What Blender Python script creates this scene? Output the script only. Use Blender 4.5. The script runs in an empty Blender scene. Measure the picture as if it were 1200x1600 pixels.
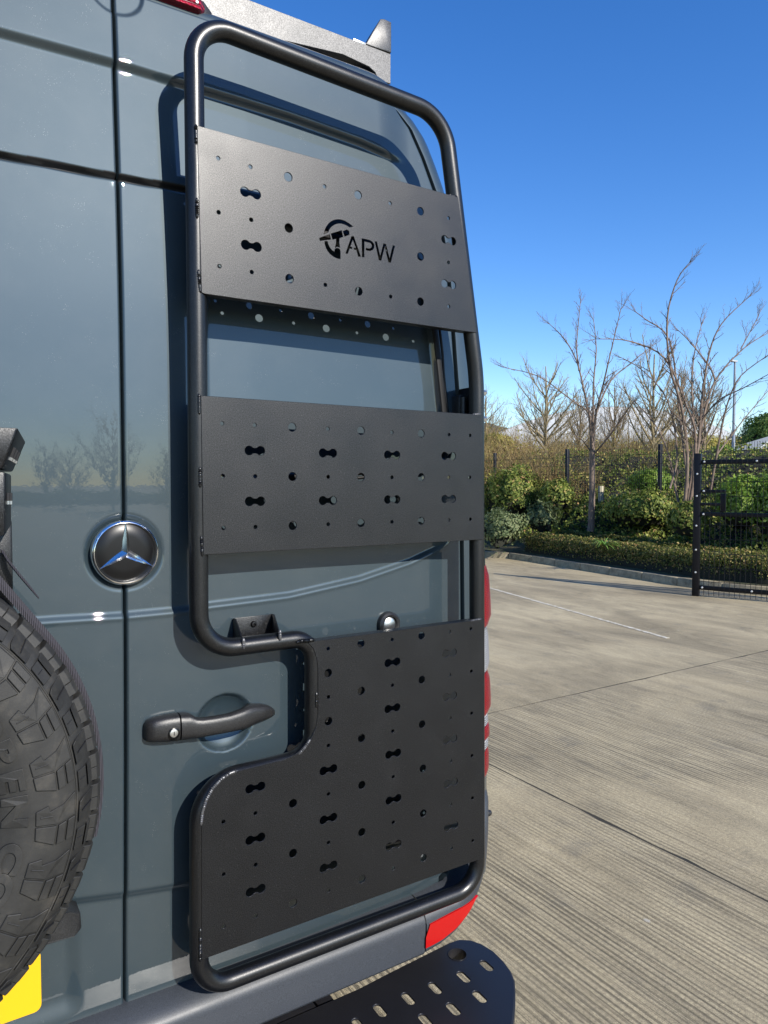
import bpy, bmesh, math, random
import numpy as np
from mathutils import Vector, Matrix, Euler

# ------------------------------------------------------------------ camera, sky, sun
CAM_D, CAM_H = 1.25, 1.60             # distance to the ladder plates (plane Y = 0), eye height
FPX = 1130.0                          # focal length in pixels of the 1200 x 1600 photograph
THETA = math.radians(32.72)           # camera turned to the right of the van's length axis (+Y)
PITCH = math.radians(2.28)            # camera tipped down
SUN_TRAVEL = Vector((-0.206, 1.0, -0.587)).normalized()

scene = bpy.context.scene
cam_data = bpy.data.cameras.new('camera')
cam = bpy.data.objects.new('camera', cam_data)
scene.collection.objects.link(cam)
cam.location = (0, -CAM_D, CAM_H)
cam.rotation_euler = (math.pi / 2 - PITCH, 0, -THETA)
cam_data.sensor_fit = 'HORIZONTAL'
cam_data.sensor_width = 36.0
cam_data.lens = 36.0 * FPX / 1200.0
cam_data.clip_start = 0.05
cam_data.clip_end = 3000
scene.camera = cam

world = bpy.data.worlds.new('World')
scene.world = world
world.use_nodes = True
wn = world.node_tree.nodes
wl = world.node_tree.links
bg = wn.get('Background') or wn.new('ShaderNodeBackground')
sky = wn.new('ShaderNodeTexSky')
sky.sky_type = 'NISHITA'
sky.sun_disc = False
to_sun = -SUN_TRAVEL
sky.sun_elevation = math.asin(to_sun.z)
sky.sun_rotation = math.atan2(to_sun.x, to_sun.y)
sky.altitude = 300
sky.air_density = 1.0
sky.dust_density = 0.04
sky.ozone_density = 2.4
hsv = wn.new('ShaderNodeHueSaturation')
hsv.inputs['Saturation'].default_value = 1.33
hsv.inputs['Hue'].default_value = 0.512
wl.new(sky.outputs['Color'], hsv.inputs['Color'])
wl.new(hsv.outputs['Color'], bg.inputs['Color'])
bg.inputs['Strength'].default_value = 0.132

sun_data = bpy.data.lights.new('sun', 'SUN')
sun_data.energy = 4.7
sun_data.angle = math.radians(0.53)
sun_data.color = (1.0, 0.945, 0.86)
sun_obj = bpy.data.objects.new('sun', sun_data)
scene.collection.objects.link(sun_obj)
sun_obj.rotation_euler = SUN_TRAVEL.to_track_quat('-Z', 'Y').to_euler()
sun_obj.location = (0, 0, 30)

vs = scene.view_settings
vs.view_transform = 'Standard'
vs.look = 'None'
vs.gamma = 1.0
vs.use_curve_mapping = False
vs.exposure = 0.72

# ------------------------------------------------------------------ photo pixel -> place
CR = Euler((math.pi / 2 - PITCH, 0, -THETA)).to_matrix()
CP = Vector((0, -CAM_D, CAM_H))
CT, ST = math.cos(THETA), math.sin(THETA)

def ray(px, py):
    return CR @ Vector(((px - 600) / FPX, -(py - 800) / FPX, -1.0))
def U(px, py, Y):                     # point on the upright plane Y = const
    d = ray(px, py); return CP + d * ((Y - CP.y) / d.y)
def UX(px, py, X):
    d = ray(px, py); return CP + d * ((X - CP.x) / d.x)
def G(px, py, Z=0.0):                 # point on the level plane Z = const
    d = ray(px, py); return CP + d * ((Z - CP.z) / d.z)
def W(px, py, depth):                 # point at a level distance ahead of the camera
    d = ray(px, py); k = depth / (d.x * ST + d.y * CT); return CP + d * k
def F(lat, dep, z=0.0):               # metres to the right / ahead of the camera foot
    return Vector((lat * CT + dep * ST, -CAM_D - lat * ST + dep * CT, z))

# ------------------------------------------------------------------ helpers
COL = scene.collection
WL = {}                               # world position of every object made here

def tag(o, label=None, cat=None, group=None, kind=None):
    if label: o['label'] = label
    if cat: o['category'] = cat
    if group: o['group'] = group
    if kind: o['kind'] = kind
    return o

def thing(name, loc, label=None, cat=None, group=None, kind=None, parent=None):
    o = bpy.data.objects.new(name, None)
    o.empty_display_size = 0.1
    COL.objects.link(o)
    loc = Vector(loc)
    WL[o.name] = loc.copy()
    if parent is not None:
        o.parent = parent; o.location = loc - WL[parent.name]
    else:
        o.location = loc
    return tag(o, label, cat, group, kind)

def link_mesh(name, me, parent=None, origin=None):
    """me holds world coordinates; move its origin to the middle of its foot and link it"""
    n = len(me.vertices)
    co = np.empty(n * 3, np.float32); me.vertices.foreach_get('co', co)
    co = co.reshape(-1, 3)
    if origin is None:
        lo, hi = co.min(0), co.max(0)
        origin = Vector(((lo[0] + hi[0]) / 2, (lo[1] + hi[1]) / 2, lo[2]))
    origin = Vector(origin)
    co -= np.array(origin, np.float32)
    me.vertices.foreach_set('co', co.ravel())
    me.update()
    o = bpy.data.objects.new(name, me)
    COL.objects.link(o)
    WL[o.name] = origin.copy()
    if parent is not None:
        o.parent = parent; o.location = origin - WL[parent.name]
    else:
        o.location = origin
    return o

def copy_part(o, parent, world_loc, rot=None, scale=None):
    c = o.copy(); COL.objects.link(c)
    c.parent = parent
    c.location = Vector(world_loc) - (WL[parent.name] if parent is not None else Vector((0, 0, 0)))
    if rot is not None: c.rotation_euler = rot
    if scale is not None: c.scale = scale
    WL[c.name] = Vector(world_loc)
    return c

class MB:
    """collects shapes in world coordinates and links them as one mesh"""
    def __init__(s): s.v = []; s.f = []; s.m = []
    def add(s, vs, fs, mi=0):
        b = len(s.v); s.v.extend([tuple(p) for p in vs])
        for f in fs: s.f.append([i + b for i in f]); s.m.append(mi)
    def box(s, lo, hi, mi=0):
        x0, y0, z0 = lo; x1, y1, z1 = hi
        s.add([(x0,y0,z0),(x1,y0,z0),(x1,y1,z0),(x0,y1,z0),(x0,y0,z1),(x1,y0,z1),(x1,y1,z1),(x0,y1,z1)],
              [(0,3,2,1),(4,5,6,7),(0,1,5,4),(1,2,6,5),(2,3,7,6),(3,0,4,7)], mi)
    def prism(s, pts, off, mi=0):       # closed polygon extruded by the vector off
        n = len(pts); off = Vector(off)
        vs = [Vector(p) for p in pts] + [Vector(p) + off for p in pts]
        fs = [tuple(range(n)), tuple(range(2 * n - 1, n - 1, -1))]
        fs += [(i, i + n, (i + 1) % n + n, (i + 1) % n) for i in range(n)]
        s.add(vs, fs, mi)
    def sweep(s, path, r, k=10, closed=False, up=None, mi=0, cap=True, sq=None):
        P = [Vector(p) for p in path]; n = len(P)
        rad = r if isinstance(r, (list, tuple, np.ndarray)) else [r] * n
        vs = []; prev = None
        for i in range(n):
            if closed: t = P[(i + 1) % n] - P[i - 1]
            else: t = P[min(i + 1, n - 1)] - P[max(i - 1, 0)]
            if t.length < 1e-9: t = Vector((0, 0, 1))
            t.normalize()
            if up is not None: a = Vector(up)
            elif prev is not None: a = prev
            else: a = Vector((0, 0, 1)) if abs(t.z) < 0.9 else Vector((1, 0, 0))
            a = (a - t * a.dot(t))
            if a.length < 1e-6: a = t.orthogonal()
            a.normalize(); prev = a
            b = t.cross(a)
            for j in range(k):
                w = 2 * math.pi * j / k
                sx, sy = (1, 1) if sq is None else sq
                vs.append(P[i] + a * (math.cos(w) * rad[i] * sx) + b * (math.sin(w) * rad[i] * sy))
        fs = []
        for i in range(n if closed else n - 1):
            i2 = (i + 1) % n
            for j in range(k):
                j2 = (j + 1) % k
                fs.append((i*k + j, i*k + j2, i2*k + j2, i2*k + j))
        if cap and not closed:
            fs.append(tuple(range(k - 1, -1, -1))); fs.append(tuple((n - 1) * k + j for j in range(k)))
        s.add(vs, fs, mi)
    def lathe(s, prof, c, axis, k=32, mi=0, start=None, frac=1.0):
        # prof: (radius, height along axis)
        ax = Vector(axis).normalized()
        a = Vector(start) if start is not None else ax.orthogonal()
        a = (a - ax * a.dot(ax)).normalized(); b = ax.cross(a); c = Vector(c)
        vs = []; n = len(prof)
        for j in range(k):
            w = 2 * math.pi * j / k
            d = a * math.cos(w) + b * math.sin(w)
            for (r, h) in prof: vs.append(c + d * r + ax * h)
        fs = []
        for j in range(k):
            j2 = (j + 1) % k
            for i in range(n - 1):
                fs.append((j*n + i, j2*n + i, j2*n + i + 1, j*n + i + 1))
        s.add(vs, fs, mi)
    def grid(s, P, mi=0, flip=False):     # P[i][j] points
        n = len(P); m = len(P[0])
        vs = [p for row in P for p in row]
        fs = []
        for i in range(n - 1):
            for j in range(m - 1):
                q = (i*m + j, i*m + j + 1, (i+1)*m + j + 1, (i+1)*m + j)
                fs.append(q[::-1] if flip else q)
        s.add(vs, fs, mi)
    def mesh(s, name, mats, smooth=True, bevel=0, seg=2, angle=35, fix=True):
        me = bpy.data.meshes.new(name)
        me.from_pydata(s.v, [], s.f)
        me.polygons.foreach_set('material_index', s.m)
        for m in (mats if isinstance(mats, (list, tuple)) else [mats]): me.materials.append(m)
        bm = bmesh.new(); bm.from_mesh(me)
        if fix:
            bmesh.ops.remove_doubles(bm, verts=bm.verts, dist=1e-6)
            bmesh.ops.recalc_face_normals(bm, faces=bm.faces)
        if bevel:
            ed = [e for e in bm.edges if len(e.link_faces) == 2 and e.calc_face_angle(0) > math.radians(30)]
            bmesh.ops.bevel(bm, geom=ed, offset=bevel, segments=seg, profile=0.5, affect='EDGES', clamp_overlap=True)
        bm.to_mesh(me); bm.free()
        if smooth:
            me.polygons.foreach_set('use_smooth', [True] * len(me.polygons))
            me.set_sharp_from_angle(angle=math.radians(angle))
        return me
    def build(s, name, mats, parent=None, origin=None, **kw):
        return link_mesh(name, s.mesh(name, mats, **kw), parent, origin)

def np_mesh(name, co, quads, mat, smooth=False, mi=None, rnd=None):
    """fast quad mesh from numpy arrays"""
    me = bpy.data.meshes.new(name)
    co = np.asarray(co, np.float32); quads = np.asarray(quads, np.int32)
    n, q, k = len(co), len(quads), quads.shape[1]
    me.vertices.add(n); me.vertices.foreach_set('co', co.ravel())
    me.loops.add(q * k); me.loops.foreach_set('vertex_index', quads.ravel())
    me.polygons.add(q); me.polygons.foreach_set('loop_start', np.arange(0, q * k, k, dtype=np.int32))
    me.polygons.foreach_set('use_smooth', np.full(q, smooth))
    for m in (mat if isinstance(mat, (list, tuple)) else [mat]): me.materials.append(m)
    if mi is not None: me.polygons.foreach_set('material_index', np.asarray(mi, np.int32))
    if rnd is not None:
        a = me.attributes.new('rnd', 'FLOAT', 'FACE'); a.data.foreach_set('value', np.asarray(rnd, np.float32))
    me.update(calc_edges=True); me.validate()
    return me

def plate_mesh(name, outer, holes, y_front, thick, mats, bevel=0.0006):
    """flat sheet with holes cut through; outlines are (X, Z) lists; front face at y_front"""
    cu = bpy.data.curves.new(name, 'CURVE')
    cu.dimensions = '2D'; cu.fill_mode = 'BOTH'
    cu.extrude = thick / 2 - bevel; cu.bevel_depth = bevel; cu.bevel_resolution = 0; cu.offset = -bevel
    for poly in [outer] + holes:
        sp = cu.splines.new('POLY'); sp.points.add(len(poly) - 1)
        for p, (x, z) in zip(sp.points, poly): p.co = (x, z, 0, 1)
        sp.use_cyclic_u = True
    ob = bpy.data.objects.new(name, cu); COL.objects.link(ob)
    dg = bpy.context.evaluated_depsgraph_get()
    me = bpy.data.meshes.new_from_object(ob.evaluated_get(dg))
    bpy.data.objects.remove(ob); bpy.data.curves.remove(cu)
    n = len(me.vertices)
    co = np.empty(n * 3, np.float32); me.vertices.foreach_get('co', co); co = co.reshape(-1, 3)
    out = np.stack([co[:, 0], y_front + thick / 2 - co[:, 2], co[:, 1]], 1)
    me.vertices.foreach_set('co', out.ravel().astype(np.float32))
    me.materials.clear()
    for m in (mats if isinstance(mats, (list, tuple)) else [mats]): me.materials.append(m)
    me.polygons.foreach_set('use_smooth', [False] * len(me.polygons))
    me.update()
    return me

def join_into(me, mb, mi=0):
    """append an MB's shapes to a mesh"""
    bm = bmesh.new(); bm.from_mesh(me)
    vs = [bm.verts.new(p) for p in mb.v]
    for f, m in zip(mb.f, mb.m):
        try:
            nf = bm.faces.new([vs[i] for i in f]); nf.material_index = m
        except ValueError: pass
    bmesh.ops.recalc_face_normals(bm, faces=bm.faces)
    bm.to_mesh(me); bm.free()
    return me

def circle(cx, cz, r, n=20):
    return [(cx + r * math.cos(2 * math.pi * i / n), cz + r * math.sin(2 * math.pi * i / n)) for i in range(n)]

def bowtie(cx, cz, r=0.0085, sep=0.0112, neck=0.0042, tilt=0.0):
    a0 = math.asin(neck / r) * 1.25
    pts = []
    for i in range(15):
        a = -math.pi + a0 + (2 * math.pi - 2 * a0) * i / 14
        pts.append((sep + r * math.cos(a), r * math.sin(a)))
    pts.append((0, neck))
    for i in range(15):
        a = a0 + (2 * math.pi - 2 * a0) * i / 14
        pts.append((-sep + r * math.cos(a), r * math.sin(a)))
    pts.append((0, -neck))
    return [(cx + x, cz + z) for x, z in pts]

def fillet(pts, rads, closed=True, n=8):
    """round the corners of a 3-D polyline"""
    P = [Vector(p) for p in pts]; N = len(P); out = []
    for i in range(N):
        r = rads[i]
        if r <= 0 or (not closed and i in (0, N - 1)):
            out.append(P[i]); continue
        a = (P[i - 1] - P[i]); b = (P[(i + 1) % N] - P[i])
        la, lb = a.length, b.length; a.normalize(); b.normalize()
        ang = a.angle(b); t = min(r / math.tan(ang / 2), la * 0.48, lb * 0.48)
        rr = t * math.tan(ang / 2)
        c = P[i] + (a + b).normalized() * (rr / math.sin(ang / 2))
        s, e = P[i] + a * t - c, P[i] + b * t - c
        sw = s.angle(e); ax = s.cross(e).normalized()
        for j in range(n + 1):
            out.append(c + Matrix.Rotation(sw * j / n, 3, ax) @ s)
    return out

def sstep(x, a, b):
    t = np.clip((x - a) / (b - a), 0, 1); return t * t * (3 - 2 * t)

# ------------------------------------------------------------------ materials
def mat(name, color=(0.5, 0.5, 0.5), rough=0.5, metal=0.0, coat=0.0, coat_rough=0.03, spec=0.5, **kw):
    m = bpy.data.materials.new(name); m.use_nodes = True
    b = m.node_tree.nodes['Principled BSDF']
    b.inputs['Base Color'].default_value = (*color, 1)
    b.inputs['Roughness'].default_value = rough
    b.inputs['Metallic'].default_value = metal
    b.inputs['Coat Weight'].default_value = coat
    b.inputs['Coat Roughness'].default_value = coat_rough
    b.inputs['Specular IOR Level'].default_value = spec
    for k, v in kw.items(): b.inputs[k.replace('_', ' ')].default_value = v
    return m

class NT:
    def __init__(s, m): s.t = m.node_tree; s.b = s.t.nodes['Principled BSDF']
    def n(s, typ, **kw):
        x = s.t.nodes.new('ShaderNode' + typ)
        for k, v in kw.items():
            if hasattr(x, k): setattr(x, k, v)
            else: x.inputs[k.replace('_', ' ')].default_value = v
        return x
    def l(s, a, b): s.t.links.new(a, b)
    def coord(s, scale=(1, 1, 1), out='Object'):
        c = s.n('TexCoord'); mp = s.n('Mapping'); mp.inputs['Scale'].default_value = scale
        s.l(c.outputs[out], mp.inputs['Vector']); return mp.outputs['Vector']
    def geo(s, scale=(1, 1, 1)):
        c = s.n('NewGeometry'); mp = s.n('Mapping'); mp.inputs['Scale'].default_value = scale
        s.l(c.outputs['Position'], mp.inputs['Vector']); return mp.outputs['Vector']
    def noise(s, vec, scale, detail=2, rough=0.5, dist=0.0):
        x = s.n('TexNoise'); x.inputs['Scale'].default_value = scale; x.inputs['Detail'].default_value = detail
        x.inputs['Roughness'].default_value = rough; x.inputs['Distortion'].default_value = dist
        s.l(vec, x.inputs['Vector']); return x.outputs['Fac']
    def ramp(s, fac, stops):
        r = s.n('ValToRGB'); e = r.color_ramp.elements
        while len(e) < len(stops): e.new(0.5)
        for i, (p, c) in enumerate(stops):
            e[i].position = p; e[i].color = (*c, 1) if len(c) == 3 else c
        s.l(fac, r.inputs['Fac']); return r.outputs['Color']
    def mix(s, a, b, fac, mode='MIX'):
        x = s.n('Mix'); x.data_type = 'RGBA'; x.blend_type = mode
        for v, sock in ((a, x.inputs[6]), (b, x.inputs[7]), (fac, x.inputs[0])):
            if isinstance(v, (int, float)): sock.default_value = v
            elif isinstance(v, tuple): sock.default_value = (*v, 1)
            else: s.l(v, sock)
        return x.outputs[2]
    def math(s, op, a, b=0.0):
        x = s.n('Math'); x.operation = op
        for v, sock in ((a, x.inputs[0]), (b, x.inputs[1])):
            if isinstance(v, (int, float)): sock.default_value = v
            else: s.l(v, sock)
        return x.outputs[0]
    def bump(s, h, strength=0.3, dist=0.001, prev=None):
        x = s.n('Bump'); x.inputs['Strength'].default_value = strength; x.inputs['Distance'].default_value = dist
        s.l(h, x.inputs['Height'])
        if prev is not None: s.l(prev, x.inputs['Normal'])
        return x.outputs['Normal']
    def to(s, sock, name): s.l(sock, s.b.inputs[name])

def powder(name, base, rough=0.5, scale=650, strength=0.35, spec=0.5, grain=1.0):
    """fine textured powder coat on steel"""
    m = mat(name, base, rough, spec=spec); t = NT(m); v = t.geo()
    f = t.noise(v, scale, 1.5, 0.6)
    g = t.noise(v, 9, 4, 0.6)
    s1 = t.noise(v, 620, 2, 0.8)
    t.to(t.bump(f, strength, 0.0006), 'Normal')
    k = t.ramp(s1, [(0.34, (0, 0, 0)), (0.66, (1, 1, 1))])
    c = t.mix(tuple(x * (1 - 0.85 * grain) for x in base), tuple(x * (1 + 1.6 * grain) for x in base), k)
    sp = t.noise(v, 330, 1, 0.5)
    dust = t.ramp(sp, [(0.68, (0, 0, 0)), (0.73, (1, 1, 1))])
    c = t.mix(c, (0.20, 0.20, 0.19), t.math('MULTIPLY', dust, 0.14 * grain))
    smear = t.ramp(t.noise(v, 5.5, 6, 0.7, 0.8), [(0.55, (0, 0, 0)), (0.85, (1, 1, 1))])
    c = t.mix(c, (0.15, 0.15, 0.15), t.math('MULTIPLY', smear, 0.03))
    t.to(c, 'Base Color')
    t.to(t.ramp(k, [(0.0, (spec * (1 - 0.42 * grain),) * 3), (1.0, (min(1, spec * (1 + 0.45 * grain)),) * 3)]), 'Specular IOR Level')
    t.to(t.ramp(g, [(0.3, (rough - 0.03,) * 3), (0.7, (rough + 0.05,) * 3)]), 'Roughness')
    return m

def paint(name, base):
    m = mat(name, base, 0.52, metal=0.35, coat=1.0, coat_rough=0.012, spec=0.3); t = NT(m); v = t.geo()
    fl = t.noise(v, 1500, 0, 0.5)
    c = t.mix(tuple(x * 0.9 for x in base), tuple(x * 1.1 for x in base), fl)
    sp = t.n('TexVoronoi'); sp.inputs['Scale'].default_value = 300; t.l(v, sp.inputs['Vector'])
    dot = t.math('LESS_THAN', sp.outputs['Distance'], 0.16)
    dn = t.noise(v, 30, 2, 0.6)
    sel = t.ramp(dn, [(0.56, (0, 0, 0)), (0.70, (1, 1, 1))])
    big = t.noise(v, 3.2, 5, 0.65)
    film = t.ramp(big, [(0.42, (0, 0, 0)), (0.75, (1, 1, 1))])
    c = t.mix(c, (0.30, 0.29, 0.26), t.math('MULTIPLY', film, 0.04))
    c = t.mix(c, (0.42, 0.42, 0.40), t.math('MULTIPLY', t.math('MULTIPLY', dot, sel), 0.22))
    t.to(c, 'Base Color')
    t.to(t.ramp(big, [(0.35, (0.0,) * 3), (0.8, (0.018,) * 3)]), 'Coat Roughness')
    orange = t.noise(v, 160, 1, 0.5)
    bn = t.bump(orange, 0.02, 0.0006)
    t.l(bn, t.b.inputs['Coat Normal'])
    return m

M = {}
M['paint'] = paint('blue_grey_paint', (0.026, 0.042, 0.052))
M['ladder'] = powder('black_powder_coat', (0.0022, 0.0025, 0.0033), 0.37, 800, 0.28, 0.44)
M['tube'] = powder('black_tube_coat', (0.003, 0.0033, 0.004), 0.33, 900, 0.15, 0.5, 0.5)
M['weld'] = mat('weld_metal', (0.10, 0.10, 0.105), 0.35, metal=0.5)
M['rack'] = powder('rack_coat', (0.026, 0.026, 0.026), 0.43, 800, 0.3, 0.8)
M['black'] = mat('black_gap', (0.006, 0.006, 0.007), 0.6)
M['rubber'] = mat('rubber_seal', (0.005, 0.005, 0.0055), 0.5, spec=0.25)
M['plastic'] = powder('black_plastic', (0.010, 0.010, 0.0105), 0.40, 900, 0.3, 0.5, 0.5)
M['bumper'] = powder('bumper_plastic', (0.030, 0.034, 0.041), 0.42, 900, 0.12, 0.35, 0.25)
M['step'] = powder('step_coat', (0.010, 0.010, 0.012), 0.34, 900, 0.12, 0.5, 0.3)
M['chrome'] = mat('chrome', (0.93, 0.93, 0.93), 0.14, metal=1.0)
M['badge'] = mat('badge_black', (0.004, 0.004, 0.0045), 0.32, spec=0.3)
M['steel'] = mat('zinc_steel', (0.55, 0.55, 0.54), 0.35, metal=1.0)
def lens(name, c, sc=34, dark=0.35):
    m = mat(name, c, 0.2, coat=0.22, coat_rough=0.03, spec=0.2); t = NT(m); v = t.geo()
    w = t.n('TexWave'); w.inputs['Scale'].default_value = sc; w.bands_direction = 'Z'; t.l(v, w.inputs['Vector'])
    vo = t.n('TexVoronoi'); vo.inputs['Scale'].default_value = 170; t.l(v, vo.inputs['Vector'])
    k = t.math('MULTIPLY', w.outputs['Fac'], t.math('ADD', vo.outputs['Distance'], 0.35))
    t.to(t.mix(tuple(x * dark for x in c), tuple(min(1, x * 1.5) for x in c), k), 'Base Color')
    t.to(t.bump(k, 0.9, 0.004), 'Normal')
    return m
M['red_lens'] = lens('red_lens', (0.27, 0.001, 0.004), 75, 0.45)
M['dark_red'] = lens('dark_red_lens', (0.24, 0.010, 0.022))
M['clear_lens'] = lens('clear_lens', (0.36, 0.37, 0.39), 60, 0.25)
M['reflector'] = mat('red_reflector', (0.34, 0.003, 0.003), 0.25, coat=0.5, coat_rough=0.03, spec=0.3)
M['yellow'] = mat('plate_yellow', (0.62, 0.36, 0.003), 0.35, coat=0.5)
def rubber_mat():
    m = mat('tyre_rubber', (0.030, 0.029, 0.027), 0.62); t = NT(m); v = t.geo()
    d = t.noise(v, 24, 5, 0.65)
    c = t.ramp(d, [(0.3, (0.008, 0.0079, 0.0075)), (0.55, (0.017, 0.0165, 0.015)), (0.8, (0.050, 0.045, 0.037))])
    t.to(c, 'Base Color')
    t.to(t.bump(t.noise(v, 500, 3, 0.6), 0.25, 0.0006), 'Normal')
    return m
M['tyre'] = rubber_mat()
def strap_mat():
    m = mat('strap_webbing', (0.045, 0.04, 0.06), 0.8); t = NT(m)
    w = t.n('TexWave'); w.inputs['Scale'].default_value = 130; t.l(t.geo((1, 1, 1)), w.inputs['Vector'])
    t.to(t.mix((0.006, 0.006, 0.008), (0.045, 0.041, 0.052), w.outputs['Fac']), 'Base Color')
    t.to(t.bump(w.outputs['Fac'], 0.8, 0.001), 'Normal')
    return m
M['strap'] = strap_mat()
# ================================================================== THE VAN
XC = 0.305                                     # the van's middle (gap between the rear doors)
_z = np.arange(0.3, 3.0, 0.005)
_y = np.interp(_z - CAM_H, [-1.3, 0.10, 0.32, 0.50, 0.75, 0.95, 1.3], [0.0835, 0.0835, 0.0870, 0.0975, 0.1190, 0.1385, 0.175])
_k = np.exp(-0.5 * (np.arange(-24, 25) / 9.0) ** 2); _k /= _k.sum()
_y = np.convolve(np.pad(_y, 24, mode='edge'), _k, mode='valid')
def Y0(z): return np.interp(z, _z, _y)
def UD(px, py):                                # photo pixel -> point on the door skin
    p = U(px, py, 0.1)
    for _ in range(6): p = U(px, py, float(Y0(p.z)))
    return p
def gapX(z): return np.interp(z, [0.5, 1.1, 1.45, 1.9, 2.5], [0.293, 0.302, 0.306, 0.307, 0.309])
Z_BOT, Z_TOP = 0.648, 2.482
_dr = [UD(*q) for q in [(560,137),(590,152),(615,168),(640,200),(660,245),(680,300),(700,420),(711,560),(717,640),(722,860),(724,1100),(722,1290),(717,1330),(706,1356),(690,1372)]]
_drz = np.array([p.z for p in _dr][::-1]); _drx = np.array([p.x for p in _dr][::-1])
_o = np.argsort(_drz); _drz, _drx = _drz[_o], _drx[_o]
def XR(z): return np.interp(z, _drz, _drx)
_sil = [(637,180),(668,240),(689,300),(712,400),(730,500),(745,600),(757,750),(762,860),(764,960),(765,1200)]
RC = 0.12
def _sil_xs():
    zs, xs = [], []
    for px, py in _sil:
        d = ray(px, py); phi = math.atan2(d.x, d.y)
        z = 1.6
        for _ in range(6):
            cy = float(Y0(z)) + RC
            X = RC + ((cy + CAM_D) * math.sin(phi) - RC) / math.cos(phi)
            ty = cy - RC * math.sin(phi); z = CAM_H + d.z * (ty + CAM_D) / d.y
        zs.append(z); xs.append(X)
    return np.array(zs[::-1]), np.array(xs[::-1])
_sz, _sx = _sil_xs()
_sz = np.concatenate([[0.3], _sz, [2.52, 2.57, 2.60]]); _sx = np.concatenate([[_sx[0]], _sx, [_sx[-1] - 0.07, _sx[-1] - 0.16, _sx[-1] - 0.28]])
def XS(z): return np.interp(z, _sz, _sx)

van = thing('van', (XC, 2.5, 0), 'blue grey panel van filling the left half, its rear doors facing us', 'van')

def pl(pts):                                   # crease line on the door: (X, Z) arrays
    q = [UD(*p) for p in pts]; return np.array([p.x for p in q]), np.array([p.z for p in q])
_A = pl([(-150,6),(0,52),(188,105),(300,140),(450,186),(560,224),(610,246)])
_B = pl([(-150,210),(0,241),(188,278),(330,304)])
_C = pl([(-150,985),(80,967),(190,960),(282,951),(330,943),(450,928),(560,903),(640,876),(690,853),(712,840)])
_Dl = pl([(-150,1440),(60,1416),(190,1398),(290,1381),(720,1290)])
_star = UD(195, 863); _dish = UD(349, 1127); _td = UD(178, -14)
_win = [UD(*q) for q in [(312,304),(668,418),(703,722),(312,762)]]

def door_height(X, Z, right):
    Y = Y0(Z).copy()
    # gentle bow across the width
    Y += 0.010 * ((X - XC) / 0.8) ** 2 - 0.0185 * np.clip(X - XC, -0.5, 0.25)
    # upper step: above it stands proud
    d = Z - np.interp(X, *_A)
    fade = 1 - sstep(X, 0.86, 0.95)
    Y -= 0.011 * sstep(d, -0.008, 0.008) * fade
    # gutter groove between the raised roof part and the lower door
    d = Z - np.interp(X, *_B)
    xb = 1 - sstep(X, 0.45, 0.47) if right else 1.0
    Y += 0.013 * (1 - sstep(np.abs(d), 0.0022, 0.0065)) * xb
    # belt line
    d = Z - np.interp(X, *_C)
    f = 1 - sstep(X, 0.95, 1.06)
    Y += (-0.006 * (1 - sstep(d, -0.0055, 0.0055)) - 0.0012 * np.exp(-(d + 0.007) ** 2 / 0.00001)) * f
    # lower step, above it proud
    d = Z - np.interp(X, *_Dl)
    Y += 0.007 * (1 - sstep(d, -0.010, 0.010))
    # dish round the badge
    r = np.hypot(X - _star.x, Z - _star.z)
    Y += 0.009 * (1 - sstep(r, 0.056, 0.071))
    if right:
        zt = np.interp(X, [_win[0].x, _win[1].x], [_win[0].z, _win[1].z]); zb = np.interp(X, [_win[3].x, _win[2].x], [_win[3].z, _win[2].z])
        xr = np.interp(Z, [_win[2].z, _win[1].z], [_win[2].x, _win[1].x])
        dw = np.maximum(np.maximum(X - xr, _win[0].x - X), np.maximum(Z - zt, zb - Z))
        Y += 0.014 * (1 - sstep(dw, -0.012, 0.0))
        r = np.hypot(X - _dish.x, Z - _dish.z)
        Y += 0.024 * np.sqrt(np.clip(1 - (r / 0.0555) ** 2, 0, 1)) ** 1.0 * (1 - sstep(r, 0.0535, 0.0565))
    else:
        # plate recess on the left door
        dx = np.abs(X - (-0.10)) - 0.315; dz = np.abs(Z - 0.72) - 0.10
        Y += 0.008 * (1 - sstep(np.maximum(dx, dz), -0.02, 0.012)) * sstep(Z, 0.66, 0.70)
    r = np.hypot(X - _td.x, Z - _td.z)
    Y += 0.005 * (1 - sstep(r, 0.044, 0.050))
    return Y

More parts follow.
